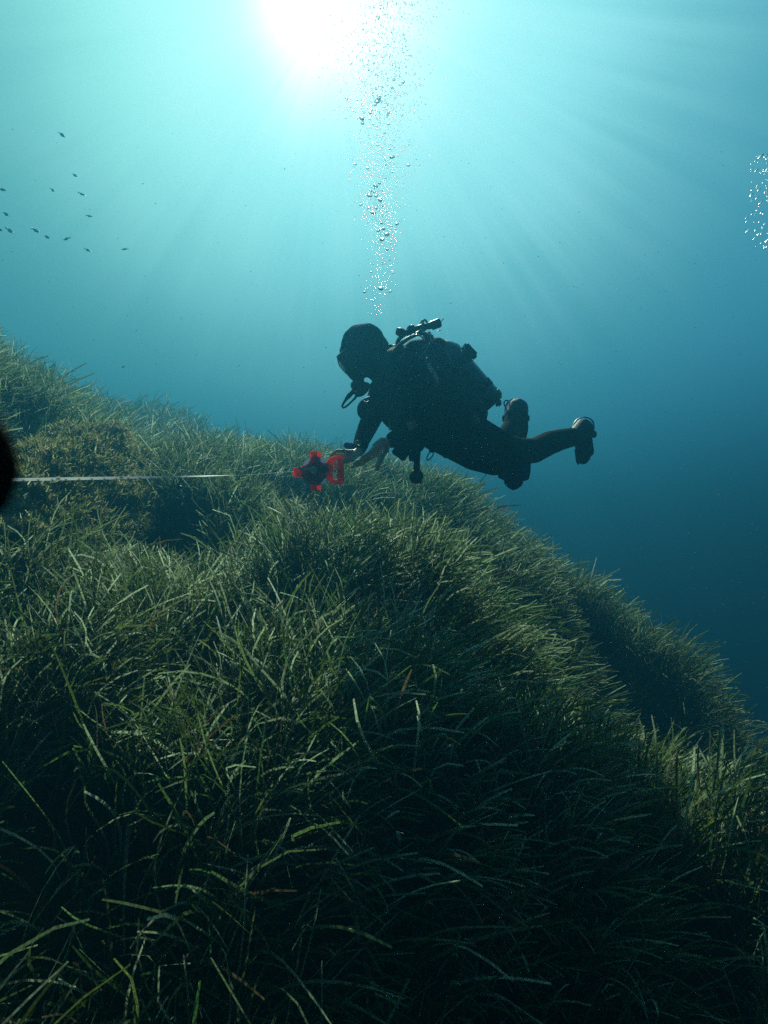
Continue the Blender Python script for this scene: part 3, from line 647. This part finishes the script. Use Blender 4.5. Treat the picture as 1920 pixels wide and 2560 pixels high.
for k in range(3): tube_bm(bm, [F(1050+4*k, 813-2*k, 3.60), F(1054+3*k, 803-1.5*k, 3.59), F(1060+2.5*k, 800, 3.585), F(1066+1.5*k, 806, 3.58)], 0.0035, 6, 5)
finish(bm, 'coiled_cord', m_brass, tk)
def hose(pts, r, m=m_blk, name='hose'):
    bm = bmesh.new(); tube_bm(bm, [F(*p) for p in pts], r, 10, 7); return finish(bm, name, m, tk)
hose([(1006, 858, 3.45), (1016, 848, 3.44), (1034, 838, 3.44), (1046, 838, 3.46)], 0.0062, m_brass)
hose([(1030, 840, 3.45), (1044, 837, 3.44), (1056, 844, 3.44), (1060, 854, 3.45)], 0.0045, m_chrome)
hose([(1062, 822, 3.56), (1040, 836, 3.50), (1012, 852, 3.46), (985, 880, 3.44), (960, 930, 3.42), (930, 962, 3.50), (908, 970, 3.56)], 0.0115)
hose([(1022, 830, 3.60), (1000, 845, 3.62), (988, 868, 3.66), (965, 900, 3.74)], 0.012)
hose([(1046, 832, 3.55), (1074, 838, 3.46), (1080, 850, 3.42), (1070, 872, 3.38), (1050, 900, 3.33)], 0.0115)
hose([(965, 872, 3.60), (972, 866, 3.6), (982, 868, 3.6), (990, 866, 3.6)], 0.014)
# regulator second stage in the mouth
rg = thing('regulator', 'black regulator in the diver\'s mouth with a thin loop hanging below it', 'regulator', F(892, 966, 3.58))
rdir = (F(884, 972, 3.58)-F(902, 945, 3.60)).normalized()
bm = bmesh.new(); c0 = F(896, 966, 3.60)-Vector((0, 0, 0)); lathe_bm(bm, c0-rdir*0.030, c0+rdir*0.026, [(0, 0.020), (0.1, 0.036), (0.4, 0.046), (0.75, 0.046), (0.92, 0.040), (1, 0.026)], 28); rb = finish(bm, 'housing', m_blk, rg)
bm = bmesh.new(); lathe_bm(bm, c0+rdir*0.0255, c0+rdir*0.031, [(0, 0.030), (0.8, 0.030), (1, 0.026)], 24); finish(bm, 'purge_cover', m_blue, rb)
bm = bmesh.new(); tube_bm(bm, [F(900, 944, 3.60), F(904, 958, 3.60)], 0.022, 14, 4, flat=0.7); finish(bm, 'mouthpiece', m_blk, rg)
bm = bmesh.new(); tube_bm(bm, [F(914, 958, 3.56), F(912, 970, 3.56), F(900, 982, 3.57), F(888, 984, 3.58)], [0.022, 0.026, 0.024, 0.016], 12, 5); finish(bm, 'exhaust_tee', m_blk, rg)
bm = bmesh.new(); tube_bm(bm, [F(x, y, 3.58) for x, y in ((884, 978), (872, 990), (862, 1003), (856, 1014), (859, 1019), (868, 1014), (880, 1003), (892, 990))], [0.013, 0.014, 0.008, 0.006, 0.006, 0.006, 0.006, 0.008], 10, 6); finish(bm, 'loop', m_blk, rg)
# pressure gauge console dangling from a hose
pg = thing('pressure_gauge', 'round black pressure gauge dangling on its hose below the diver\'s belly', 'gauge', F(1040, 1195, 3.45))
bm = bmesh.new(); tube_bm(bm, [F(1046, 1120, 3.48), F(1043, 1140, 3.46), F(1042, 1160, 3.45), F(1041, 1180, 3.45)], [7*3.45/FF, 8*3.45/FF, 8*3.45/FF, 9.5*3.45/FF], 14, 6); finish(bm, 'hose_sleeve', m_blk, pg)
gd = Vector((0.10, -1, 0.05)).normalized(); gc = F(1040.5, 1191, 3.45)
bm = bmesh.new(); lathe_bm(bm, gc-gd*0.022, gc+gd*0.022, [(0, 0.030), (0.15, 0.038), (0.8, 0.038), (1, 0.033)], 36); gb = finish(bm, 'case', m_blk, pg)
bm = bmesh.new(); lathe_bm(bm, gc+gd*0.0222, gc+gd*0.0245, [(0, 0.029), (1, 0.028)], 32); dl = finish(bm, 'dial', mat('dial_face', (0.05, 0.075, 0.07), 0.2), gb)
bm = bmesh.new(); box_bm(bm, gc+gd*0.0262+Vector((0.003, 0, 0.006)), (0.0025, 0.001, 0.026), Matrix.Rotation(R(25), 3, 'Y'))
for k in range(9):
    a = R(-130+k*32.5); box_bm(bm, gc+gd*0.0262+Vector((math.sin(a)*0.023, 0, math.cos(a)*0.023)), (0.0018, 0.001, 0.005), Matrix.Rotation(a, 3, 'Y'))
finish(bm, 'needle', m_grey, dl, smooth=False)
bm = bmesh.new(); box_bm(bm, F(1042, 1204, 3.45), (0.066, 0.035, 0.017), Matrix.Rotation(R(3), 3, 'Y')); cl = finish(bm, 'clip_bar', m_blk, pg, 0.005)
bm = bmesh.new(); box_bm(bm, F(1053, 1204, 3.435), (0.018, 0.012, 0.012)); finish(bm, 'clip_label', mat('gold_plate', (0.45, 0.40, 0.28), 0.35), cl, 0.002)

# ------------------------------------------------------------------ red tape reel in the right hand
RY = 3.25; px = RY/FF
rc = F(789, 1177.5, RY)
rl = thing('tape_reel', 'open red tape reel with a grey crank, held by its handle in the diver\'s hand', 'tape measure', rc)
yaw = R(24); Mr = Matrix.Rotation(-yaw, 4, 'Z')@Matrix.Rotation(R(90), 4, 'X'); Mr.translation = rc    # local x right, y up, z towards the viewer
k_ = 1/math.cos(yaw)
def q2(pts): return [(((x-789)*k_)*px, (1177.5-y)*px) for x, y in pts]
def plate(z, pts, th=0.006, hole=None, bm=None):
    bm = bm or bmesh.new(); M2 = Mr@Matrix.Translation((0, 0, z)); prism_bm(bm, q2(pts), M2, th, q2(hole) if hole else None); return bm
cross = [(779.5, 1128), (797, 1128.5), (798, 1150), (801, 1158), (808, 1162), (816, 1166), (826, 1160), (830, 1172), (829, 1186), (826, 1196), (815, 1191), (806, 1195), (799, 1203), (797.5, 1228), (781, 1228.5),
         (780, 1204), (776, 1195), (768, 1191), (757, 1189.5), (733, 1189), (734, 1168), (757, 1164), (768, 1163), (776, 1158), (780, 1150)]
fr = bmesh.new(); plate(0.020, cross, 0.006, bm=fr); plate(-0.020, cross, 0.006, bm=fr)
for pts in ([(779.5, 1128), (797, 1128.5), (797.2, 1131), (779.8, 1131)], [(781, 1228.5), (797.5, 1228), (797.6, 1225), (780.8, 1225.5)],
            [(733, 1186), (757, 1186.5), (757, 1189.5), (733, 1189)], [(734, 1168), (757, 1164), (757, 1167), (734, 1171)]): plate(0, pts, 0.036, bm=fr)
frame = finish(fr, 'frame', m_red, rl, 0.0016, seg=2)
outer = [(817, 1160), (823, 1155), (829, 1147), (836, 1145.5), (845, 1144.5), (853, 1144), (857, 1152), (860, 1165), (860, 1190), (860, 1212), (858, 1215), (850, 1215.5), (832, 1212), (824, 1205), (815, 1193), (814, 1176)]
inner = [(829, 1166), (832, 1161), (834, 1156), (838, 1153), (843, 1152.5), (847, 1153), (848, 1158), (849, 1168), (848.5, 1190), (848, 1204), (846, 1206.5), (843, 1206), (837, 1202), (833, 1195), (831, 1187), (829, 1176)]
hd = bmesh.new(); plate(0, outer, 0.030, inner, bm=hd); hnd = finish(hd, 'handle', m_red, rl, 0.0022)
hd = bmesh.new(); plate(0.0238, [(814, 1173), (826.5, 1173), (826.5, 1184), (814, 1184)], 0.002, bm=hd); finish(hd, 'dark_hole', m_blk, frame, 0.0005)  # black plate put in for the shade inside the square hole
sp = bmesh.new(); a_, b_ = Mr@Vector((0, 0, -0.0155)), Mr@Vector((0, 0, 0.0155))
lathe_bm(sp, a_, b_, [(0, 0.074), (0.03, 0.0765), (0.07, 0.0765), (0.09, 0.075), (0.09, 0.030), (0.91, 0.030), (0.91, 0.075), (0.93, 0.0765), (0.97, 0.0765), (1, 0.074)], 64); spo = finish(sp, 'spool', m_spool, rl)
sp = bmesh.new()
for i in range(4): lathe_bm(sp, Mr@Vector((0, 0, -0.0110)), Mr@Vector((0, 0, 0.0110)), [(0, 0.031), (0, 0.038), (1, 0.038), (1, 0.031)], 64) if i == 0 else None
finish(sp, 'wound_tape', m_print, spo)
ck = bmesh.new(); lathe_bm(ck, Mr@Vector((0.006, 0, 0.023)), Mr@Vector((0.006, 0, 0.038)), [(0, 0.021), (0.7, 0.020), (1, 0.014)], 28); cko = finish(ck, 'crank', m_crank, rl, angle=30)
ck = bmesh.new(); box_bm(ck, Mr@Vector((-0.028, 0.008, 0.038)), (0.070, 0.014, 0.008), (Mr@Matrix.Rotation(R(-9), 4, 'Z')).to_3x3()); finish(ck, 'crank_arm', m_crank, cko, 0.003)
ck = bmesh.new(); lathe_bm(ck, Mr@Vector((-0.064, 0.013, 0.036)), Mr@Vector((-0.064, 0.013, 0.058)), [(0, 0.008), (0.3, 0.0095), (0.9, 0.0095), (1, 0.007)], 18); finish(ck, 'crank_knob', m_crank, cko)
# the stretched tape, twisting from edge-on at the reel to flat on at the left
tp = [F(735, 1178, 3.25), F(610, 1187, 3.12), F(350, 1193.5, 2.82), F(20, 1199.5, 2.48), F(-500, 1208, 2.0), F(-1400, 1222, 1.5)]
path = cr_path(tp, 60); n = len(path); tv = []; tcol = []; tq = []
for i, p in enumerate(path):
    t = (path[min(i+1, n-1)]-path[max(i-1, 0)]).normalized(); f = i/(n-1)
    face = min(1, max(0.0, (f-0.19)*3.2)); a = R(89.5)*(1-face)-R(4)*face
    up = Vector((0, 0, 1)); s = t.cross(up).normalized(); w = up*math.cos(a)+s*math.sin(a)
    for g in (-0.5, -0.17, 0.17, 0.5):
        tv.append(p+w*0.0125*g+Vector((0, 0, 0.0))); tick = (i % 6 == 0 and g < -0.1) or (i % 30 in (9, 10) and abs(g) < 0.2)
        c = (0.10, 0.12, 0.2, 1) if tick else (0.88, 0.90, 0.95, 1); tcol.append(c)
    if i:
        b = i*4
        for g in range(3): tq.append((b-4+g, b-3+g, b+1+g, b+g))
m_tape = bpy.data.materials.new('tape_white'); m_tape.use_nodes = True; t_ = m_tape.node_tree; at = t_.nodes.new('ShaderNodeAttribute'); at.attribute_name = 'tone'
b_ = t_.nodes['Principled BSDF']; t_.links.new(at.outputs['Color'], b_.inputs['Base Color']); b_.inputs['Roughness'].default_value = 0.4
trn = t_.nodes.new('ShaderNodeBsdfTranslucent'); mxs = t_.nodes.new('ShaderNodeMixShader'); mxs.inputs[0].default_value = 0.5; t_.links.new(at.outputs['Color'], trn.inputs[0])
t_.links.new(b_.outputs[0], mxs.inputs[1]); t_.links.new(trn.outputs[0], mxs.inputs[2]); t_.links.new(mxs.outputs[0], t_.nodes['Material Output'].inputs[0])
link('tape', mesh_np('tape', np.array([tuple(v) for v in tv]), np.array(tq), np.array(tcol)), m_tape, rl, smooth=False)

# ------------------------------------------------------------------ overgrown boulder on the left bank
rkc = P(118, 1060, 3.62)
bm = bmesh.new(); bmesh.ops.create_icosphere(bm, subdivisions=6, radius=1)
from mathutils import noise as mn
for v in bm.verts:
    d = v.co.normalized(); n = mn.fractal(d*1.6+Vector((3, 1, 7)), 0.9, 2.0, 4)*0.22+mn.fractal(d*6, 0.7, 2.2, 5)*0.10+abs(mn.noise(d*3.1))*0.16+mn.fractal(d*14, 0.6, 2.2, 3)*0.06
    v.co = rkc+Vector((d.x*0.42, d.y*0.42+d.z*0.72, d.z*0.46-(0.22 if d.x > 0 else 0)*d.x))*(1+n*1.3)
m_rock = mat('algae_rock', (0.20, 0.21, 0.09), 0.95, bump=0.9, scale=26, spec=0.1, dark=0.25)
rk = thing('boulder', 'rough boulder overgrown with olive and tan algae on the left bank, behind the tape', 'boulder', rkc)
rkm = finish(bm, 'rock', m_rock, rk)
rn = np.random.default_rng(5); me_ = rkm.data
vv_ = np.array([v.co for v in me_.vertices]); vn_ = np.array([v.normal for v in me_.vertices])
ids = rn.integers(0, len(vv_), 60000); n = len(ids)
b0 = vv_[ids]+rn.normal(0, 0.006, (n, 3)); od_ = vv_-np.array(rkc); vn_ = vn_*np.sign((vn_*od_).sum(1).mean())
nn = vn_[ids]+rn.normal(0, 0.55, (n, 3))+np.array([0.2, 0, 0.2]); nn /= np.linalg.norm(nn, axis=1)[:, None]
wv = np.cross(nn, rn.normal(0, 1, (n, 3))); wv /= np.linalg.norm(wv, axis=1)[:, None]
ln = rn.uniform(0.008, 0.034, n)[:, None]; wd = rn.uniform(0.002, 0.0055, n)[:, None]
bend = rn.normal(0, 0.35, (n, 3)); V = np.stack([b0-wv*wd*0.6, b0+wv*wd*0.6, b0+nn*ln*0.5+wv*wd, b0+nn*ln*0.5-wv*wd, b0+(nn+bend)*ln+wv*wd*0.5, b0+(nn+bend)*ln-wv*wd*0.5], 1)
base = np.arange(n)[:, None]*6; Q = np.concatenate([base+np.array([0, 1, 2, 3]), base+np.array([3, 2, 4, 5])])
pal = np.array([[0.36, 0.34, 0.13], [0.24, 0.28, 0.10], [0.50, 0.44, 0.24], [0.16, 0.24, 0.06], [0.66, 0.68, 0.40]])
pk = rn.choice(5, n, p=[0.32, 0.25, 0.2, 0.18, 0.05]); c = pal[pk]*rn.uniform(0.6, 1.3, (n, 1))
c = np.concatenate([np.repeat(c, 6, 0).reshape(-1, 3), np.ones((n*6, 1))], 1)
al = link('algae', mesh_np('algae', V.reshape(-1, 3), Q, c), m_gr, rk, smooth=False); tag(al, kind='stuff')

# ------------------------------------------------------------------ small fish off the bank and over the slope
m_fish = mat('fish_skin', (0.05, 0.06, 0.07), 0.45)
def fish_mesh(deep=1.0):
    bm = bmesh.new(); secs = [(-0.50, 0.012, 0.006), (-0.42, 0.10, 0.05), (-0.28, 0.20, 0.085), (-0.08, 0.25, 0.095), (0.12, 0.19, 0.075), (0.28, 0.09, 0.04), (0.36, 0.055, 0.02)]
    rs = [[bm.verts.new((x, w*math.sin(a), h*deep*0.72*math.cos(a))) for a in [2*math.pi*k/12 for k in range(12)]] for x, h, w in secs]
    for i in range(len(rs)-1):
        for k in range(12): bm.faces.new((rs[i][k], rs[i][(k+1) % 12], rs[i+1][(k+1) % 12], rs[i+1][k]))
    bm.faces.new(rs[0][::-1]); bm.faces.new(rs[-1])
    Mx = Matrix.Rotation(R(90), 4, 'X')
    prism_bm(bm, [(0.33, 0.05), (0.52, 0.17), (0.47, 0.0), (0.52, -0.17), (0.33, -0.05)], Mx, 0.012)      # forked tail
    prism_bm(bm, [(-0.20, 0.12*deep), (-0.08, 0.24*deep), (0.18, 0.15*deep), (0.24, 0.06)], Mx, 0.012)       # dorsal fin
    prism_bm(bm, [(0.0, -0.12*deep), (0.08, -0.22*deep), (0.22, -0.07)], Mx, 0.012)                          # anal fin
    bmesh.ops.recalc_face_normals(bm, faces=bm.faces); me = bpy.data.meshes.new('fish'); bm.to_mesh(me); bm.free(); me.materials.append(m_fish)
    me.polygons.foreach_set('use_smooth', [True]*len(me.polygons)); me.set_sharp_from_angle(angle=R(45)); return me
fm = fish_mesh()
fishes = [(155, 337, 41, 22, 6.5, 'topmost small fish of the shoal at the left, slanting steeply nose down'),
 (187, 438, 35, 17, 8.5, 'faintest small fish of the left shoal, upper right of the middle'), (204, 485, 24, 17, 6.2, 'stout small fish at the right of the upper left shoal, above a level one'),
 (131, 475, 44, 16, 6.8, 'small steep fish left of the stout one in the left shoal'), (223, 540, 10, 15, 7.0, 'small nearly level fish right of the middle of the left shoal'),
 (6, 474, 18, 20, 5.8, 'small fish at the left edge, highest one touching the picture\'s side'), (15, 535, 34, 21, 5.6, 'dark small fish near the left edge, below the highest edge fish'),
 (24, 576, 36, 23, 5.8, 'small fish close to the left edge in the lowest row of the shoal'), (0, 574, 30, 18, 5.8, 'small fish cut by the left edge beside the lowest row'),
 (89, 576, 28, 22, 5.8, 'small fish just up and left of the darkest one in the shoal'), (117, 592, 32, 19, 5.3, 'darkest small fish in the lower middle of the left shoal'),
 (167, 597, -8, 20, 6.4, 'small fish swimming nose left in the lowest row of the shoal'), (219, 625, 26, 17, 6.0, 'lowest small fish of the left shoal, nose down right'),
 (312, 623, -14, 15, 7.0, 'rightmost small fish of the left shoal, apart from the rest')]
for i, (x, y, a, ln_, Y, lab) in enumerate(fishes):
    o = bpy.data.objects.new('fish', fm); COL.objects.link(o); Y *= 1.35; o.location = F(x, y, Y); s = 1.2*ln_*Y/FF; o.scale = (s, s*0.7, s*0.75)
    flip = 0 if a < 0 else 180
    o.rotation_euler = (0, R(a+flip) if a > 0 else R(-(-a)), R(random.uniform(-22, 22)))
    tag(o, lab, 'fish', 'shoal of small fish off the left bank')
for x, y, a, ln_, Y, lab in [(447, 1217, 8, 24, 3.0, 'dark small fish low over the seagrass just under the white tape'), (308, 917, -28, 9, 6.0, 'tiny fish above the hazy grass ridge left of the diver'),
                         (1163, 1265, 20, 9, 4.6, 'tiny fish over the slope below the diver\'s knees')]:
    o = bpy.data.objects.new('fish', fm); COL.objects.link(o); o.location = F(x, y, Y); s = ln_*Y/FF; o.scale = (s, s, s)
    o.rotation_euler = (0, R(a+180) if a > 0 else R(a), R(12)); tag(o, lab, 'fish')

# ------------------------------------------------------------------ bubbles
m_bub = bpy.data.materials.new('air_bubble'); m_bub.use_nodes = True; b_ = m_bub.node_tree.nodes['Principled BSDF']
b_.inputs['Transmission Weight'].default_value = 1; b_.inputs['IOR'].default_value = 0.752; b_.inputs['Roughness'].default_value = 0.04; b_.inputs['Base Color'].default_value = (1, 1, 1, 1)
b_.inputs['Roughness'].default_value = 0.30; b_.inputs['IOR'].default_value = 0.82
t_ = m_bub.node_tree; tl = t_.nodes.new('ShaderNodeBsdfAnisotropic'); tl.inputs['Roughness'].default_value = 0.50; gl = t_.nodes.new('ShaderNodeBsdfAnisotropic'); gl.inputs['Roughness'].default_value = 0.3
ma = t_.nodes.new('ShaderNodeMixShader'); ma.inputs[0].default_value = 0.0; mb = t_.nodes.new('ShaderNodeMixShader'); mb.inputs[0].default_value = 0.15
t_.links.new(b_.outputs[0], ma.inputs[1]); t_.links.new(tl.outputs[0], ma.inputs[2]); t_.links.new(ma.outputs[0], mb.inputs[1]); t_.links.new(gl.outputs[0], mb.inputs[2]); t_.links.new(mb.outputs[0], t_.nodes['Material Output'].inputs[0])
m_mic = m_bub
def bub_mesh(sub, seed, cap=0.62):
    bm = bmesh.new(); bmesh.ops.create_icosphere(bm, subdivisions=sub, radius=1)
    o = Vector((seed*3.1, seed, 0))
    for v in bm.verts:
        d = v.co.copy(); n = 1+0.16*mn.noise(d*1.3+o)
        v.co = Vector((d.x*n, d.y*n, d.z*(cap if d.z > 0 else cap*0.55)*n))
    me = bpy.data.meshes.new('bubble'); bm.to_mesh(me); bm.free(); me.materials.append(m_bub)
    me.polygons.foreach_set('use_smooth', [True]*len(me.polygons)); return me
BM = [bub_mesh(4, k, c) for k, c in enumerate((0.62, 0.8, 0.55, 0.9))]; BS = [bub_mesh(2, 9, 0.9), bub_mesh(2, 12, 0.75)]
def bubble(x, y, Y, d, lab, grp, big=None, tilt=None):
    me = random.choice(BM if (big if big is not None else d > 5) else BS)
    o = bpy.data.objects.new('bubble', me); COL.objects.link(o); o.location = F(x, y, Y); s = d*Y/FF/2; o.scale = (s, s, s)
    o.rotation_euler = (random.uniform(-.25, .25), random.uniform(-.3, .3), random.uniform(0, 6.28)) if tilt is None else tilt
    return tag(o, lab, 'bubble', grp)
G1 = 'exhaled bubbles rising above the diver'
big = [(952, 722, 13.5, 'largest bubble at the foot of the rising column, just above the diver\'s head'), (912, 730, 9, 'round bubble left of the largest one at the foot of the column'), (933, 752, 5.5, 'lowest single bubble over the diver\'s hood'),
 (967, 624, 9, 'bubble alone below the lower cluster in the middle of the column'), (955, 599, 13, None), (967, 586, 14, None), (959, 572, 10, None), (946, 577, 10, None), (992, 560, 10, 'flattened bubble standing off to the right of the lower cluster'), (978, 566, 7, None), (954, 558, 8, None),
 (933, 532, 14, None), (940, 520, 9, None), (955, 515, 8, None), (922, 520, 10, None), (902, 512, 8, None), (950, 500, 12, None), (924, 489, 15, 'broad bubble at the left of the big middle cluster'), (940, 490, 9, None), (927, 478, 8, None), (939, 465, 13, None), (949, 458, 9, None), (936, 480, 7, None),
 (980, 393, 14, 'biggest pale bubble right of the axis, high above the cluster'), (888, 411, 9, 'bubble furthest out on the left side of the column'), (1021, 413, 10, 'bubble furthest out on the right side of the column'), (919, 421, 8, None), (981, 430, 7, None), (963, 412, 7, None),
 (905, 296, 15, None), (906, 308, 10, None), (943, 254, 16, 'ragged bubble at the top of the loose upper group'), (948, 247, 12, None), (938, 262, 9, None), (925, 283, 9, None), (971, 310, 8, None), (962, 332, 7, None), (944, 337, 6, None), (1008, 205, 9, None), (940, 222, 7, None)]
for x, y, d, lab in big: bubble(x, y, 3.6+random.uniform(-.06, .06), d, lab or 'bright wobbling bubble inside the thick of the rising column', G1, True)
def colx(y):                                          # half width of the column in picture units at height y
    return float(np.interp(y, [-200, 0, 200, 400, 560, 700, 760], [130, 115, 92, 66, 44, 30, 24]))
def colc(y): return float(np.interp(y, [-200, 0, 250, 400, 500, 600, 760], [962, 958, 945, 955, 948, 962, 945]))
nb = 0
while nb < 300-len(big):
    y = random.uniform(-60, 770); w = colx(y)
    if random.random() > np.interp(y, [-60, 0, 300, 560, 640, 770], [1, 1, 0.8, 0.8, 0.4, 0.22]): continue
    x = colc(y)+random.gauss(0, 0.48)*w
    d = min(9, 2.4*random.lognormvariate(0.25, 0.45)*(1.15 if y < 350 else 0.9))
    bubble(x, y, 3.6+random.gauss(0, .45)*w/FF*3.6, d, 'small bright bubble in the column rising from the diver', G1); nb += 1
# the countless fine ones
def specks(n, fn, name, m, lab, cat, sub=1):
    bm = bmesh.new(); bmesh.ops.create_icosphere(bm, subdivisions=sub, radius=1); vb = np.array([v.co for v in bm.verts]); fb_ = np.array([[v.index for v in f.verts] for f in bm.faces]); bm.free()
    vs, fs = [], []
    for i in range(n):
        c, r = fn(); vs.append(vb*np.array(r)+np.array(c)); fs.append(fb_+i*len(vb))
    o = link(name, mesh_np(name, np.concatenate(vs), np.concatenate(fs)), m); tag(o, lab, None, None, 'stuff'); return o
def fine():
    while True:
        y = random.uniform(-120, 790)
        if random.random() < np.interp(y, [-120, 0, 300, 560, 640, 790], [1, 1, 0.8, 0.7, 0.22, 0.07]): break
    w = colx(y)*1.08; x = colc(y)+random.gauss(0, 0.55)*w
    r = random.uniform(0.5, 1.3)*(1.5 if y < 300 else 1.0)*3.6/FF; return F(x, y, 3.6+random.gauss(0, .5)*w/FF*3.6), (r, r, r*(1.5 if y < 300 else 1.1))
specks(6000, fine, 'bubble_spray', m_mic, 'spray of countless fine bubbles inside the rising column', 'bubbles')
# stray exhaust bubbles at the right edge, close to the camera
G2 = 'bubbles at the right edge of the picture'
for k in range(74):
    t = random.random(); y = 385+t*235; x = 1925-random.expovariate(1/24.0)-(26 if 0.55 < t < 0.9 and random.random() < 0.25 else 0)*1.0
    x = max(x, 1862 if t > .6 else 1880); d = random.choice((3, 3.5, 4, 4.5, 5, 6, 8))
    o = bubble(x, y, 1.5+random.uniform(-.1, .1), d, 'small glinting bubble among those crowding the right edge', G2, d > 5, (0, R(-42), random.uniform(-.3, .3)))
    o.scale = (o.scale[0]*1.9, o.scale[1], o.scale[2]*0.7)
bubble(1903, 391, 1.5, 17, 'longest bright bubble, topmost at the right edge', G2, True, (0, R(-42), 0)).scale = (0.010, 0.0045, 0.004)

# ------------------------------------------------------------------ drifting particles in the water
m_sn = mat('particles', (0.75, 0.78, 0.70), 0.8)
m_sn.node_tree.nodes['Principled BSDF'].inputs['Subsurface Weight'].default_value = 0
def snow():
    Y = 0.35+3.6*random.random()**0.7; x = random.uniform(-100, 2020); y = 300+1700*random.random()**0.75; r = random.uniform(0.35, 1.0)*max(Y, 0.6)/FF*random.choice((1, 1, 1, 1.6))
    return F(x, y, Y), (r, r, r*0.8)
specks(1500, snow, 'drifting_particles', m_sn, 'pale specks of sediment drifting in the water', 'particles')

# ------------------------------------------------------------------ dark rounded thing close to the lens at the left edge
def N_(x, y, d): return F(x, y, d)
me = blob_mesh([[(-260, 1175, 0.090, 250, 0.8), (-180, 1165, 0.090, 212, 0.8), (-150, 1165, 0.090, 192, 0.8)], [(-260, 1175, 0.090, 250, 0.8), (-800, 1500, 0.10, 270, 0.8)]], 0.0009, 6)
hs = link('lens_obstruction', me, mat('matt_black', (0.002, 0.002, 0.0022), 0.95, spec=0.02)); tag(hs, 'black out-of-focus rounded shape cutting in at the left edge over the end of the tape', 'dark object')
